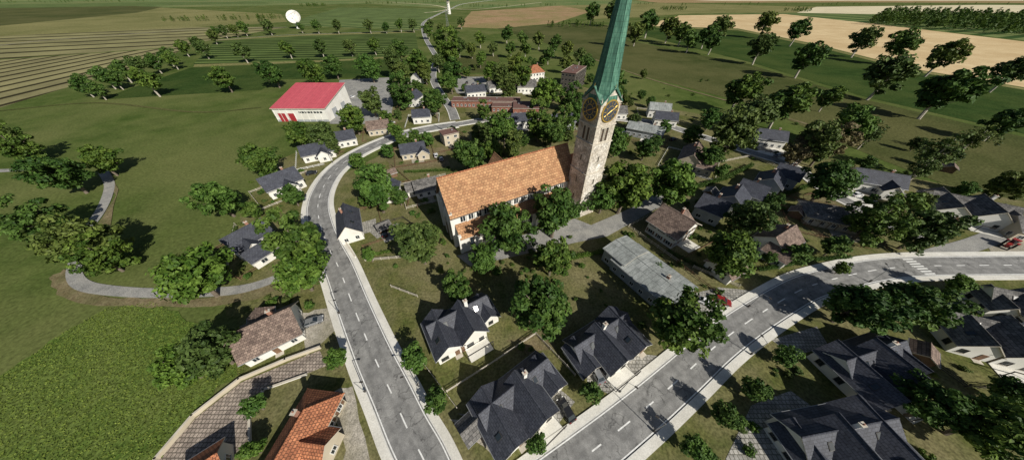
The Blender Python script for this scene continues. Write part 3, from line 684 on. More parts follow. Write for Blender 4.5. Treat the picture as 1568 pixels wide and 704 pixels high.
def tower():
    p = G(885, 321); B = Builder("church_clock_tower", (p.x, p.y, 0), ang); w = 7.4; h = w/2
    B.e.scale = (.94, .94, .97)
    FOOT.append((p.x, p.y, 7))
    B.box("lower_stage", M_stone2, (0, 0, 9), (w+.5, w+.5, 18)); B.box("middle_stage", M_stone2, (0, 0, 22.9), (w+.2, w+.2, 9.8)); B.box("belfry_stage", M_stone, (0, 0, 33.4), (w, w, 11.2))
    for zz, e in ((17.9, .9), (27.8, .7), (32.9, .45), (38.9, .6)): B.box("string_courses", M_trim, (0, 0, zz), (w+e, w+e, .35))
    for sx in (-1, 1):
        for sy in (-1, 1):
            for i in range(42):
                a, b = (1.0, .6) if i % 2 else (.6, 1.0); zz = .5+i*.9
                e = .28 if zz < 17.6 else (.13 if zz < 27.5 else .03)
                B.box("quoins", M_trim if i % 3 else M_stone, (sx*(h+e-a/2+.02), sy*(h+e-b/2+.02), zz), (a, b, .78))
    for nx, ny in ((0, -1), (-1, 0), (1, 0), (0, 1)):
        n = Vector((nx, ny, 0)); t = Vector((-ny, nx, 0)); Mx = Matrix((t, n, Vector((0, 0, 1)))).transposed()
        for o in (-.85, .85):
            c = t*o+n*(h+.012)
            B.box("belfry_louvres", M_dframe, c+Vector((0, 0, 30.0)), (.95, .03, 3.4), Mx)
            B.cyl("belfry_arch", M_dframe, c+Vector((0, 0, 31.7))-n*.01, c+Vector((0, 0, 31.7))+n*.017, .475, .475, 14)
            for k in range(7): B.box("louvre_slats", M_wood, c+Vector((0, 0, 28.6+k*.48))+n*.04, (.9, .08, .09), Mx)
            for q in (-1, 1): B.box("lancet_jambs", M_trim, t*(o+q*.6)+n*(h+.08)+Vector((0, 0, 30.3)), (.22, .2, 4.0), Mx)
        B.box("lancet_head", M_trim, n*(h+.09)+Vector((0, 0, 32.4)), (3.2, .22, .3), Mx)
        for zz in (8, 14.5, 22.5):
            e = .26 if zz < 18 else .11
            B.box("slit_windows", M_dframe, n*(h+e)+Vector((0, 0, zz)), (.5, .06, 1.8), Mx)
            for q in (-1, 1): B.box("slit_surround", M_trim, t*q*.36+n*(h+e+.03)+Vector((0, 0, zz)), (.2, .14, 2.1), Mx)
        cc = n*(h)+Vector((0, 0, 36.9))
        B.cyl("clock_ring", M_gold2, cc+n*.02, cc+n*.34, 3.0, 3.0, 40); B.cyl("clock_dial", M_clock, cc+n*.32, cc+n*.37, 2.62, 2.62, 40)
        B.cyl("clock_inner_ring", M_gold2, cc+n*.36, cc+n*.385, 1.45, 1.45, 32); B.cyl("clock_inner_dial", M_clock, cc+n*.38, cc+n*.40, 1.3, 1.3, 32)
        for i in range(12):
            a = i*math.pi/6; d = t*math.sin(a)+Vector((0, 0, 1))*math.cos(a)
            B.cyl("clock_numerals", M_gold2, cc+n*.40+d*1.75, cc+n*.40+d*2.4, .10, .13, 4)
        for a, l, ww in ((1.15, 2.3, .11), (4.2, 1.5, .15)):
            d = t*math.sin(a)+Vector((0, 0, 1))*math.cos(a); B.cyl("clock_hands", M_gold2, cc+n*.46-d*.4, cc+n*.46+d*l, ww, ww*.4, 4)
        b = [t*-h*1.02+n*(h+.02)+Vector((0, 0, 39.0)), t*h*1.02+n*(h+.02)+Vector((0, 0, 39.0)), n*(h+.02)+Vector((0, 0, 42.2))]
        B.poly("clock_gables", M_stone, b)
        for q in (-1, 1):
            B.poly("gable_copper", M_copper, [t*q*(h+.25)*1.02+n*(h+.35)+Vector((0, 0, 38.9)), n*(h+.35)+Vector((0, 0, 42.6)), Vector((0, 0, 44.8)), t*q*1.2+Vector((0, 0, 41.6))])
            d0 = t*q*(h+.2)+n*(h+.3)+Vector((0, 0, 39.0)); d1 = n*(h+.3)+Vector((0, 0, 42.7)); B.cyl("gable_verge", M_copper, d0, d1, .16, .14, 6)
        B.cyl("gable_finial", M_gold2, n*(h+.2)+Vector((0, 0, 42.5)), n*(h+.2)+Vector((0, 0, 43.6)), .1, .02, 6)
    for sx in (-1, 1):
        for sy in (-1, 1): B.cyl("corner_finials", M_trim, (sx*(h-.1), sy*(h-.1), 39.0), (sx*(h-.1), sy*(h-.1), 40.6), .3, .03, 8)
    rings = [(39.1, 4.3), (41.5, 3.9), (44, 3.35), (47.5, 3.0), (56, 2.25), (63, 1.45), (70, .65), (76, .08)]
    for (z0, r0), (z1, r1) in zip(rings, rings[1:]):
        for i in range(8):
            a0, a1 = (i+.5)*math.pi/4, (i+1.5)*math.pi/4
            q = [(math.cos(a0)*r0, math.sin(a0)*r0, z0), (math.cos(a1)*r0, math.sin(a1)*r0, z0), (math.cos(a1)*r1, math.sin(a1)*r1, z1), (math.cos(a0)*r1, math.sin(a0)*r1, z1)]
            B.poly("copper_spire", M_copper, q)
            B.cyl("spire_hips", M_copper, q[0], q[3], .09, .07, 5)
            for k in (1, 2):
                f = k/3; s0 = Vector(q[0]).lerp(Vector(q[1]), f); s1 = Vector(q[3]).lerp(Vector(q[2]), f); B.cyl("standing_seams", M_copper, s0, s1, .045, .035, 4, False)
    B.cyl("spire_ball", M_gold2, (0, 0, 76), (0, 0, 76.8), .35, .3, 10); B.cyl("spire_cross", M_gold2, (0, 0, 76.8), (0, 0, 79), .06, .06, 6); B.box("cross_bar", M_gold2, (0, 0, 78.2), (1.1, .1, .1))
    B.done()
tower()
cA = G(708, 388); cd = Vector((math.cos(ang), math.sin(ang), 0)); cn = Vector((-cd.y, cd.x, 0))
for i in range(7):
    for j in range(3): q = cA+cd*(3+i*7.5)+cn*(3+j*7); FOOT.append((q.x, q.y, 5))

# ------------------------------------------------------------------ houses
def modern(u, v, yaw, s=1.0, wall=None, roof=None, mir=1):
    B = H("slate_roofed_house", u, v, yaw, 11); wl = wall or M_white
    k = dict(wall=wl, roof=roof or M_slate, frame=M_dframe)
    block(B, -5.2*s*mir, 0, 6.6*s, 11*s, 3.2, 2.7, 'y', door=M_wood, sky=2, **k)
    block(B, 1.6*s*mir, -1.0*s, 6.4*s, 9.4*s, 3.9, 3.1, 'y', **k)
    block(B, .5*mir, 2.2*s, 16.6*s, 6.0*s, 3.3, 2.4, 'x', sky=2, **k)
    block(B, 7.4*s*mir, 0.6*s, 4.8*s, 7.4*s, 2.8, 2.0, 'y', **k)
    chimney(B, 1.6*s*mir+1.2, 2.2*s, 5.5, 8.0, M_white)
    B.box("terrace", M_pave, (1.6*s*mir, -7.4*s, .2), (6.4*s, 3.2, .1)); B.box("timber_cladding", M_wood, (-1.95*s*mir, -3.6*s, 1.5), (.9, 3.6, 3.0))
    for q in (-1, 1): B.box("porch_post", M_dframe, (1.6*s*mir+q*3.0, -8.6*s, 1.3), (.14, .14, 2.6))
    B.box("porch_beam", M_dframe, (1.6*s*mir, -8.6*s, 2.68), (6.3, .18, .16))
    B.done()
modern(708, 505, 32, .86); modern(795, 620, 36, .92); modern(925, 532, 30, .9, mir=-1)
modern(1320, 570, 14, .98); modern(1285, 690, 8, 1.1, mir=-1)
modern(1495, 525, -22, .95, roof=M_shingle); modern(1560, 485, -20, .9, roof=M_shingle, mir=-1)
modern(1470, 330, -30, 1.2, roof=M_shingle)
B = H("brown_tiled_cottage", 427, 515, 36, 7); block(B, 0, 0, 10.5, 9, 3.4, 3.6, 'x', roof=M_brownt, door=M_wood, over=.7); block(B, -2.0, 5.4, 4.5, 3.5, 2.6, 1.6, 'y', roof=M_brownt); chimney(B, 2, 1, 5.5, 8); B.done()
B = H("red_tiled_farmhouse", 474, 678, 84, 9); block(B, 0, 0, 13.5, 6.2, 3.8, 2.5, 'x', 'hip', wall=M_cream, roof=M_redt, door=M_wood, over=.7, shut=M_wood); block(B, -.5, -3.9, 4.6, 3.6, 3.5, 1.9, 'y', wall=M_cream, roof=M_redt, over=.5); block(B, -8, -1.0, 3.4, 4.4, 2.6, 1.4, 'x', wall=M_cream, roof=M_redt); chimney(B, 3, 1, 5.2, 7.2); B.done()
def simple(name, u, v, yaw, w, d, h, rise, axis='x', kind='gable', wall=None, roof=None, wing=None, ch=True, plot=True, **k):
    B = H(name, u, v, yaw, max(w, d)*.55); block(B, 0, 0, w, d, h, rise, axis, kind, wall, roof, **k)
    if wing:
        wx, wy, ww, wd, wh, wr, wa = wing; block(B, wx, wy, ww, wd, wh, wr, wa, kind if kind != 'hip' else 'gable', wall, roof, win=k.get('win', True))
    if ch and kind != 'flat': chimney(B, w*.2, d*.12 if axis == 'x' else 0, h+rise*.5, h+rise+.9)
    B.done()
    if not plot or w < 7 or w > 20: return
    # terrace slabs and a boundary fence round the plot, where no road runs
    p = G(u, v); rot = Matrix.Rotation(math.radians(yaw), 3, 'Z'); loc = lambda a, b: p+rot @ Vector((a, b, 0))
    m = R.choice([M_paver, M_gravel, M_pave]); a0 = R.uniform(-w*.4, 0); t = [(a0, -d/2-4), (a0+w*.5, -d/2-4.5), (a0+w*.5, -d/2), (a0, -d/2)]
    t = [loc(*q) for q in t]
    if all(offroad(q.x, q.y) for q in t): mesh_obj("terrace_slabs", [(q.x, q.y, z[0]) for q in t], [[0, 1, 2, 3]], m); z[0] += .0006
    fx, fy = w/2+R.uniform(3, 5), d/2+R.uniform(4, 7); c = [loc(-fx, -fy), loc(fx, -fy), loc(fx, fy), loc(-fx, fy)]
    fm = R.choice([M_trim, M_wood, M_wood, M_frame]); FB = None; hh = R.uniform(.8, 1.3)
    for a, b in zip(c, c[1:]+c[:1]):
        if R.random() < .25: continue
        L = (b-a).length; n = max(1, int(L/2.2)); dd = (b-a)/n; Mx = Matrix.Rotation(math.atan2(dd.y, dd.x), 3, 'Z')
        for i in range(n):
            m0 = a+dd*(i+.5)
            if not offroad(m0.x, m0.y, .4): continue
            if any((m0.x-x)**2+(m0.y-y)**2 < (r*.75)**2 for x, y, r in FOOT if abs(x-p.x)+abs(y-p.y) > .01 and r > 5): continue
            FB = FB or Builder("garden_fence")
            FB.box("posts", fm, a+dd*i+Vector((0, 0, hh/2+.1)), (.13, .13, hh+.2), Mx)
            for zz in (.4, .85): FB.box("rails", fm, m0+Vector((0, 0, zz*hh+.08)), (dd.length, .05, .16), Mx)
    if FB: FB.done()
sl = dict(roof=M_slate)
simple("white_gable_house", 395, 378, 62, 10, 7, 4.6, 3.0, wing=(-1.5, -4.6, 4.5, 4, 4.0, 2.0, 'y'), door=M_wood, **sl)
simple("white_gable_house", 402, 398, 62, 5, 6, 3.0, 2.0, ch=False, **sl)
simple("white_gable_house", 440, 290, 50, 12, 8, 4.0, 3.6, wing=(1, -5, 4.5, 4, 3.4, 2, 'y'), door=M_wood, **sl)
simple("white_gable_house", 540, 352, 118, 13, 6.4, 3.4, 3.2, door=M_wood, sky=2, **sl)
simple("white_gable_house", 492, 240, 30, 13, 8, 3.6, 3.0, wing=(2, -5, 5, 4, 3.2, 2, 'y'), **sl)
simple("white_gable_house", 530, 221, 28, 11, 8, 3.8, 3.0, **sl)
simple("brown_cottage", 583, 203, 20, 11, 8, 3.6, 3.0, wall=M_cream, roof=M_brownt)
simple("white_gable_house", 648, 186, 10, 10, 8, 4.2, 2.8, **sl)
simple("white_gable_house", 636, 160, 80, 12, 8, 5, 3.2, **sl)
simple("white_gable_house", 642, 128, 80, 12, 8, 5, 3.2, **sl)
simple("white_gable_house", 655, 293, 25, 9, 8, 3.2, 2.6, roof=M_shingle, wing=(-5, 1, 5, 5, 3, 2, 'x'))
simple("slate_cottage", 635, 238, 20, 11, 8, 3.4, 2.8, wall=M_cream, wing=(4, -4.5, 5, 4, 3, 2, 'y'), **sl)
simple("slate_cottage", 598, 300, 100, 10, 7, 3.0, 2.4, **sl)
simple("flat_roofed_house", 690, 218, 30, 8, 7, 5.6, 0, kind='flat', wall=M_cream, roof=M_brownflat)
simple("long_school_building", 745, 162, -2, 46, 9, 4.0, 0, kind='flat', wall=M_brick, roof=M_brownflat, wing=(20, -9, 30, 8, 3.4, 0, 'x'))
simple("school_wing", 805, 172, -2, 16, 14, 4.3, 0, kind='flat', wall=M_brick, roof=M_brownflat)
simple("white_gable_house", 728, 147, 20, 14, 9, 4, 3.2, **sl)
simple("white_gable_house", 757, 140, 20, 10, 8, 4, 3.2, roof=M_shingle)
simple("red_roofed_villa", 818, 122, 25, 14, 10, 6.5, 4.5, kind='hip', roof=M_redt)
simple("red_roofed_villa", 806, 140, 0, 14, 9, 4.5, 3.5, roof=M_shingle)
simple("slate_cottage", 800, 192, 10, 13, 8, 4, 3, **sl)
simple("slate_cottage", 855, 196, 15, 16, 9, 4.6, 3.2, wall=M_grey, **sl)
simple("slate_cottage", 900, 190, 10, 12, 9, 4.6, 3.2, wall=M_grey, **sl)
simple("metal_roofed_workshop", 985, 208, -30, 18, 9, 4.2, 2.0, wall=M_grey, roof=M_greyroof)
simple("white_gable_house", 1005, 178, -15, 12, 8, 5, 2.8, roof=M_greyroof)
simple("white_gable_house", 1015, 190, -15, 12, 8, 4, 2.8, **sl)
simple("white_gable_house", 940, 180, 0, 12, 8, 4, 2.8, roof=M_shingle)
simple("brown_tiled_barn", 1055, 250, 55, 16, 9, 4, 3.5, wall=M_cream, roof=M_brownt, wing=(-6, -6, 6, 6, 3.5, 2.2, 'y'))
simple("white_gable_house", 1170, 222, -20, 12, 8, 4.5, 3.2, **sl)
simple("white_gable_house", 1325, 288, -25, 15, 8, 4.2, 3.2, wing=(3, -5, 5, 5, 3.6, 2, 'y'), **sl)
simple("brown_hipped_villa", 1022, 358, 32, 11, 9.5, 5.4, 3.4, axis='y', roof=M_brownt, wall=M_white, shut=M_wood, over=1.0, door=M_wood, wing=(6.5, 1.5, 6, 6, 3, 2, 'x'))
for i, (u, v) in enumerate([(1082, 330), (1112, 318), (1140, 306), (1168, 292), (1195, 280)]):
    simple("terraced_house", u, v, 44, 9.4, 8, 4.6+.25*(i % 2), 2.9, axis='y' if i % 2 == 0 else 'x', wall=M_grey, roof=M_slate, frame=M_frame, plot=False)
simple("dark_roofed_bungalow", 1262, 338, -25, 15, 10, 3.2, 2.8, kind='hip', wall=M_cream, roof=M_shingle)
simple("brown_hipped_villa", 1180, 378, 28, 11, 8, 3.8, 3.0, roof=M_brownt, wing=(-5, -3, 6, 6, 3, 2, 'y'))
simple("brown_hipped_villa", 1105, 415, 28, 8, 7, 3.0, 2.4, roof=M_brownt)
simple("flat_roofed_workshop", 990, 432, -58, 17.5, 10.5, 4.2, .8, wall=M_grey, roof=M_greyroof, over=.6, plot=False)
simple("flat_roofed_workshop", 950, 400, -58, 7, 9, 5.0, .8, wall=M_grey, roof=M_greyroof, over=.5, ch=False, plot=False)
simple("farm_shed", 1575, 362, -20, 16, 9, 3.8, 2.5, roof=M_shingle, wall=M_cream)
for a in ((725, 655), (590, 352), (1448, 262), (600, 270), (1085, 300), (1215, 330), (1400, 545), (905, 215)): simple("garden_shed", *a, 40, 4, 3.4, 2.2, 1.0, roof=R.choice([M_wood, M_brownt, M_shingle]), wall=M_wood, win=False, ch=False)
simple("white_annex", 325, 725, 40, 6, 5, 3, 1.5, roof=M_redt, ch=False)
B = H("apartment_block", 876, 133, 62, 14); block(B, 0, 0, 28, 11, 12.5, 0, kind='flat', wall=M_dgrey, roof=M_brownflat, storeys=4, frame=M_dframe)
for k in range(4):
    for i in range(6): B.box("balconies", M_dgrey, (-10.5+i*4.1, -6.1, .9+k*3.0), (2.6, 1.2, .9))
B.done()
# barn: mono-pitch red sheet roof rising to the back, ribbed white walls
B = H("red_roofed_barn", 487, 173, 0, 20)
bw, bd, h0, h1 = 31, 30, 7.6, 13.4; x0, x1, y0, y1 = -bw/2, bw/2, -bd/2, bd/2
B.poly("walls", M_white, [(x0, y0, 0), (x1, y0, 0), (x1, y0, h0), (x0, y0, h0)]); B.poly("walls", M_white, [(x1, y1, 0), (x0, y1, 0), (x0, y1, h1), (x1, y1, h1)])
for x in (x0, x1): B.poly("walls", M_white, [(x, y0, 0), (x, y1, 0), (x, y1, h1), (x, y0, h0)])
o = .7; dz = (h1-h0)/bd*o; rt = [(x0-o, y0-o, h0-dz+.3), (x1+o, y0-o, h0-dz+.3), (x1+o, y1+o, h1+dz+.3), (x0-o, y1+o, h1+dz+.3)]
B.poly("roof", M_redmetal, rt); rb = [(a, b, c-.35) for a, b, c in rt]; B.poly("roof_soffit", M_trim, rb)
for i in range(4): j = (i+1) % 4; B.poly("roof_edge", M_trim, [rb[i], rb[j], rt[j], rt[i]])
rd = plain("red_barn_door", (.35, .03, .04), .6)
for x in (-11.5, -6): B.box("barn_doors", rd, (x, y0-.05, 2.4), (4.2, .1, 4.8))
B.box("base_plinth", M_grey, (0, y0-.04, .6), (bw-.1, .06, 1.2))
for i in range(8): B.box("barn_windows", M_glass, (0+i*1.8, y0-.03, 5.4), (1.4, .05, 1.0))
for y in (-6, 5): B.box("gable_door", M_grey, (x1+.04, y, 2.6), (.08, 5, 5.2))
for i in range(9): B.box("barn_ribs", M_white, (x0+i*bw/8, y0-.1, 3.7), (.2, .2, 7.3))
B.done()
B = H("pergola", 1238, 345, -25, 4)
for i in range(4):
    for j in (0, 1): B.box("post", M_wood, (i*2.2, j*3, 1.2), (.14, .14, 2.4))
for i in range(10): B.box("rafters", M_wood, (-.3+i*.8, 1.5, 2.48), (.08, 3.8, .14))
B.done()
p = G(458, 44); B = Builder("radio_telescope_dish", p, 0)
B.cyl("pedestal", M_white, (0, 0, 0), (0, 0, 10), 4.2, 2.8, 16); B.box("cradle", M_white, (0, 0, 11.5), (7, 6, 4))
ax = Vector((.25, -.75, .62)).normalized(); c0 = Vector((0, 0, 15)); uu = ax.cross(Vector((0, 0, 1))).normalized(); vv = ax.cross(uu)
rr = [(0, 0), (4, .6), (8, 2.4), (12, 5.4)]
for (r0, h0), (r1, h1) in zip(rr, rr[1:]):
    for i in range(28):
        a0, a1 = i*math.tau/28, (i+1)*math.tau/28
        f = lambda r, a, h: c0+ax*h+(uu*math.cos(a)+vv*math.sin(a))*r
        B.poly("dish", M_white, [f(r0, a0, h0), f(r1, a0, h1), f(r1, a1, h1), f(r0, a1, h0)])
for i in range(3): a = i*math.tau/3; B.cyl("feed_struts", M_metal, c0+ax*5.2+(uu*math.cos(a)+vv*math.sin(a))*11.5, c0+ax*13, .18, .18, 5)
B.cyl("feed_horn", M_white, c0+ax*12.4, c0+ax*14, .9, .6, 10); B.done()
p = G(688, 22); B = Builder("lookout_tower", p, 0)
B.cyl("shaft", M_white, (0, 0, 0), (0, 0, 26), 5.2, 4.0, 20); B.cyl("gallery", M_trim, (0, 0, 26), (0, 0, 28), 5.6, 5.6, 20); B.cyl("lantern_room", M_glass, (0, 0, 28), (0, 0, 32), 3.4, 3.4, 16); B.cyl("cap", M_white, (0, 0, 32), (0, 0, 36), 4.2, .3, 20)
for i in range(5): B.box("windows", M_glass, (0, -4.75+.15*i, 4+5*i), (1.2, .7, 1.8))
B.done()
p = G(686, 44); B = Builder("transmission_mast", p, 0)
for i in range(4):
    sx, sy = ((-1, -1), (1, -1), (1, 1), (-1, 1))[i]; B.cyl("mast_leg", M_metal, (sx*2, sy*2, 0), (sx*.3, sy*.3, 34), .16, .08, 5)
for k in range(10):
    zz = k*3.3; r = 2-1.7*zz/34; r2 = 2-1.7*(zz+3.3)/34
    for i in range(4):
        q = ((-1, -1), (1, -1), (1, 1), (-1, 1)); a, b = q[i], q[(i+1) % 4]; B.cyl("bracing", M_metal, (a[0]*r, a[1]*r, zz), (b[0]*r2, b[1]*r2, zz+3.3), .08, .08, 4)
B.done()
# ------------------------------------------------------------------ fences, walls, hedges
def lines(pts): return [G(*p) for p in pts]
def fence(pts, mat=M_wood, h=1.2, kind='rail'):
    P = lines(pts); B = Builder("garden_wall" if kind == 'wall' else "garden_fence")
    for a, b in zip(P, P[1:]):
        L = (b-a).length; an = math.atan2(b.y-a.y, b.x-a.x); Mx = Matrix.Rotation(an, 3, 'Z'); m = (a+b)/2
        if kind == 'wall':
            B.box("wall", mat, m+Vector((0, 0, h/2)), (L+.2, .28, h), Mx); B.box("coping", M_trim, m+Vector((0, 0, h+.04)), (L+.3, .4, .08), Mx)
        else:
            n = max(1, int(L/2.2))
            for i in range(n+1): q = a.lerp(b, i/n); B.box("posts", mat, q+Vector((0, 0, h/2+.08)), (.13, .13, h+.16), Mx)
            for zz in (.35, .65, .95): B.box("rails", mat, m+Vector((0, 0, zz*h)), (L, .05, .13), Mx)
    B.done()
fence([(225, 735), (245, 702), (300, 637), (370, 582), (440, 552), (492, 533)], M_cream, 1.0, 'wall')
fence([(385, 690), (384, 640), (405, 597), (470, 574)], M_white, .5, 'wall')
fence([(685, 600), (745, 562), (820, 512)], M_trim, 1.1); fence([(640, 545), (700, 625)], M_trim, 1.0)
fence([(820, 512), (880, 575)], M_trim); fence([(350, 410), (362, 345)], M_trim, 1.1)
fence([(1385, 528), (1430, 560), (1475, 592)], M_dframe, 1.3); fence([(1475, 592), (1560, 600)], M_dframe, 1.3)
fence([(1195, 315), (1230, 345), (1268, 372)], M_wood); fence([(600, 255), (640, 290), (640, 320)], M_wood); fence([(1230, 300), (1290, 292)], M_wood)
fence([(520, 330), (530, 372), (545, 395)], M_white, .8, 'wall'); fence([(1060, 410), (1130, 440)], M_trim)
fence([(620, 395), (560, 400)], M_trim); fence([(640, 455), (600, 440)], M_trim); fence([(1100, 250), (1150, 240), (1200, 262)], M_trim)
fence([(720, 265), (765, 250)], M_trim); fence([(580, 345), (618, 335), (640, 350)], M_dframe)
def hedge(pts, w=1.0, h=1.3, mat=M_leaf):
    P = lines(pts); V = []; Fc = []; CV = []
    for a, b in zip(P, P[1:]):
        L = (b-a).length; n = int(L*90*h); d = (b-a)/L; nn = Vector((-d.y, d.x, 0))
        for i in range(n):
            q = a+d*R.uniform(0, L)+nn*R.uniform(-.5, .5)*w+Vector((0, 0, h*R.random()**.6*R.uniform(.85, 1.1))); s = .2
            t = Vector((R.gauss(0, 1), R.gauss(0, 1), R.gauss(0, .5))).normalized()*s; u = Vector((R.gauss(0, 1), R.gauss(0, 1), R.gauss(0, 1))).normalized()*s*.7
            k = len(V); V += [tuple(q-t), tuple(q-u), tuple(q+t), tuple(q+u)]; Fc.append([k, k+1, k+2, k+3]); CV.append(R.random())
    clumpattr(mesh_obj("garden_hedge", V, Fc, mat).data, CV)
hedge([(1045, 295), (1110, 275), (1150, 255)], 1.6, 1.8); hedge([(620, 265), (690, 262)]); hedge([(860, 400), (930, 385)], 1.4, 1.3, M_leaf3)
hedge([(1200, 300), (1240, 285)], 1.4, 1.5); hedge([(1020, 385), (1090, 420)], 1, 1.2, M_leaf2); hedge([(355, 400), (362, 350)], 1.2, 1.2, M_leaf2)
hedge([(1160, 415), (1240, 400), (1300, 395)], 1.0, 1.1); hedge([(560, 395), (600, 385)], 1, 1)
# ------------------------------------------------------------------ vehicles
M_tail = plain("tail_light_red", (.4, .02, .02), .3)
def car(u, v, yaw, paint):
    p = G(u, v); B = Builder("parked_car", (p.x, p.y, .15), math.radians(yaw))
    prof = [(-2.15, .35), (-2.2, .62), (-2.1, .88), (-1.55, .95), (-.95, .98), (1.0, .95), (1.75, .86), (2.12, .68), (2.18, .38), (1.85, .28), (-1.9, .28)]
    def sec(s, yy): return [(x*s, yy, zz) for x, zz in prof]
    rows = [sec(.97, -.90), sec(1, -.80), sec(1, .80), sec(.97, .90)]
    rows[0] = [(x, -.90, min(zz, .86)) for x, y, zz in rows[0]]; rows[3] = [(x, .90, min(zz, .86)) for x, y, zz in rows[3]]
    n = len(prof)
    for a, b in zip(rows, rows[1:]):
        for i in range(n): j = (i+1) % n; B.poly("body", paint, [a[i], a[j], b[j], b[i]])
    B.poly("body", paint, rows[0][::-1]); B.poly("body", paint, rows[3])
    bot = [(-1.85, -.80, .93), (1.05, -.80, .93), (1.05, .80, .93), (-1.85, .80, .93)]; top = [(-1.35, -.62, 1.43), (.25, -.62, 1.46), (.25, .62, 1.46), (-1.35, .62, 1.43)]
    for i in range(4): j = (i+1) % 4; B.poly("windows", M_glass, [bot[i], bot[j], top[j], top[i]])
    B.box("roof", paint, (-.55, 0, 1.46), (1.62, 1.26, .06))
    for sy in (-1, 1):
        for a, b in (((-1.85, .93), (-1.35, 1.44)), ((1.05, .93), (.25, 1.46)), ((-.4, .93), (-.4, 1.44))): B.cyl("pillars", paint, (a[0], sy*.81, a[1]), (b[0], sy*.63, b[1]), .045, .045, 5)
        B.box("mirrors", paint, (.75, sy*.98, 1.0), (.18, .2, .13))
        B.box("headlights", M_frame, (2.08, sy*.62, .70), (.16, .34, .14)); B.box("tail_lights", M_tail, (-2.16, sy*.62, .78), (.08, .34, .14))
        for x in (-1.35, 1.35):
            B.cyl("tyres", M_black, (x, sy*.70, .33), (x, sy*.93, .33), .34, .34, 16); B.cyl("hubs", M_metal, (x, sy*.92, .33), (x, sy*.945, .33), .2, .18, 10)
    B.box("bumpers", M_black, (2.17, 0, .42), (.1, 1.5, .14)); B.box("bumpers", M_black, (-2.2, 0, .42), (.1, 1.5, .14)); B.box("number_plate", M_frame, (-2.26, 0, .62), (.02, .5, .12))
    B.done()
cw = plain("car_paint_white", (.7, .7, .7), .25, spec=.6, var=.02); cb = plain("car_paint_black", (.02, .02, .022), .2, spec=.7, var=.02)
cs = plain("car_paint_silver", (.33, .34, .36), .3, .5, var=.02); cr = plain("car_paint_red", (.25, .02, .02), .25, spec=.6, var=.02)
for c in [(1082, 466, -35, cw), (1103, 462, -28, cr), (912, 572, 110, cs), (866, 628, 118, cb), (482, 494, 25, cs), (478, 267, 30, cb), (676, 245, 110, cs), (668, 240, 110, cw), (600, 190, 30, cw), (715, 128, 90, cb), (725, 130, 90, cs), (735, 131, 90, cr),
          (540, 150, 70, cw), (1190, 240, 20, cs), (1310, 300, 10, cw), (590, 358, 110, cb), (604, 355, 110, cs), (955, 205, 60, cw), (930, 208, 60, cr), (1030, 215, 30, cb), (1470, 468, 20, cs)]: car(*c)
p = G(1538, 378); B = Builder("farm_tractor", (p.x, p.y, .15), math.radians(200))
tg = plain("tractor_paint", (.28, .03, .025), .4)
B.box("bonnet", tg, (1.2, 0, 1.35), (2.0, .9, .8)); B.box("nose", tg, (2.25, 0, 1.25), (.25, .8, .7)); B.box("chassis", M_black, (.6, 0, .8), (3.4, .6, .4))
B.box("cab_base", tg, (-.6, 0, 1.3), (1.4, 1.2, .6)); B.box("cab_glass", M_glass, (-.6, 0, 2.15), (1.3, 1.3, 1.1)); B.box("cab_roof", tg, (-.6, 0, 2.8), (1.6, 1.6, .16)); B.cyl("exhaust", M_metal, (1, .3, 1.7), (1, .3, 2.7), .06, .06, 8)
for s in (-1, 1):
    B.cyl("rear_tyre", M_black, (-.9, s*.75, .85), (-.9, s*1.25, .85), .87, .87, 20); B.cyl("front_tyre", M_black, (1.7, s*.7, .55), (1.7, s*1.05, .55), .56, .56, 18); B.box("mudguard", tg, (-.9, s*1.0, 1.8), (1.3, .6, .08))
B.done()
def lamp(a, toward):
    p = G(*a); d = (G(*toward)-p).normalized(); B = Builder("street_lamp", p)
    B.cyl("pole", M_metal, (0, 0, 0), (0, 0, 6), .09, .06, 8); B.cyl("arm", M_metal, (0, 0, 5.95), Vector((0, 0, 6.15))+d*1.2, .05, .04, 6)
    B.box("lamp_head", M_dframe, Vector((0, 0, 6.15))+d*1.5, (.6, .3, .14), Matrix.Rotation(math.atan2(d.y, d.x), 3, 'Z')); B.box("base", M_dframe, (0, 0, .5), (.3, .3, 1.0)); B.done()
for l in [((948, 600), (980, 622)), ((1145, 470), (1165, 485)), ((1148, 543), (1130, 520)), ((560, 600), (590, 600)), ((640, 590), (600, 600)), ((520, 480), (545, 480)), ((470, 350), (490, 350)), ((1330, 432), (1320, 420)), ((510, 250), (525, 262)), ((1000, 660), (975, 640))]: lamp(*l)
B = H("skip_container", 1050, 500, 30, 2); B.box("body", M_metal, (0, 0, .7), (3, 1.6, 1.2)); B.box("rim", M_dframe, (0, 0, 1.35), (3.1, 1.7, .1)); B.done()

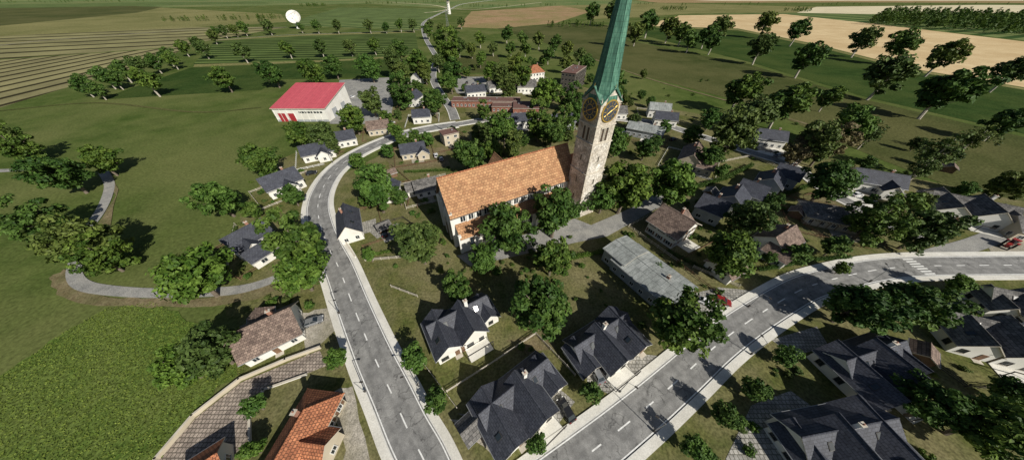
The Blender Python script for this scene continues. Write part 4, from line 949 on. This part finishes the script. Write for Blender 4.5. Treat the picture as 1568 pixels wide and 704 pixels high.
# ------------------------------------------------------------------ scattered shrubs
def free(x, y, pad=0):
    for fx, fy, fr in FOOT:
        if (x-fx)**2+(y-fy)**2 < (fr*.9+pad)**2: return False
    return offroad(x, y, .9+pad)
cnt = 0
for k in range(1800):
    if cnt > 360: break
    reg = R.random()
    if reg < .5: u, v = R.uniform(600, 1350), R.uniform(190, 420)
    elif reg < .75: u, v = R.uniform(640, 1568), R.uniform(420, 704)
    elif reg < .92: u, v = R.uniform(600, 1100), R.uniform(120, 210)
    else: u, v = R.uniform(370, 480), R.uniform(240, 470)
    p = G(u, v)
    if not free(p.x, p.y, .6): continue
    cnt += 1; put("garden_bush", R.choice(BUSH), p, R.uniform(.12, .36), sx=R.uniform(.8, 1.2))
cnt = 0
for k in range(1200):
    if cnt > 68: break
    u, v = (R.uniform(580, 1000), R.uniform(95, 250)) if R.random() < .86 else (R.uniform(1050, 1500), R.uniform(230, 400))
    p = G(u, v)
    if not free(p.x, p.y, 1.5): continue
    cnt += 1; FOOT.append((p.x, p.y, 3)); put("deciduous_tree", R.choice(TREES), p, R.uniform(.5, .95))

# ------------------------------------------------------------------ camera, light
cam = bpy.data.cameras.new("camera"); co = bpy.data.objects.new("camera", cam); link(co)
co.location = (0, 0, CAM_H); co.rotation_euler = (math.pi/2-PITCH, 0, 0)
cam.sensor_fit = 'HORIZONTAL'; cam.sensor_width = 36; cam.lens = 36*FOC/1568; cam.clip_end = 20000; cam.clip_start = .5
scene.camera = co
el = math.radians(35); hx, hy = .66, -.75
sd = Vector((hx*math.cos(el), hy*math.cos(el), math.sin(el))).normalized()
sun = bpy.data.lights.new("sun", 'SUN'); sun.energy = 5.0; sun.angle = math.radians(.5); sun.color = (1, .95, .85)
so = bpy.data.objects.new("sun", sun); link(so); so.rotation_euler = (-sd).to_track_quat('-Z', 'Y').to_euler()
w = bpy.data.worlds.new("World"); scene.world = w; w.use_nodes = True
sk = w.node_tree.nodes.new("ShaderNodeTexSky"); sk.sky_type = 'NISHITA'; sk.sun_disc = False; sk.sun_elevation = el; sk.sun_rotation = math.atan2(hx, hy)
bg = w.node_tree.nodes["Background"]; bg.inputs["Strength"].default_value = .05
w.node_tree.links.new(sk.outputs[0], bg.inputs["Color"])
scene.view_settings.view_transform = 'Standard'; scene.view_settings.look = 'None'; scene.view_settings.exposure = 0
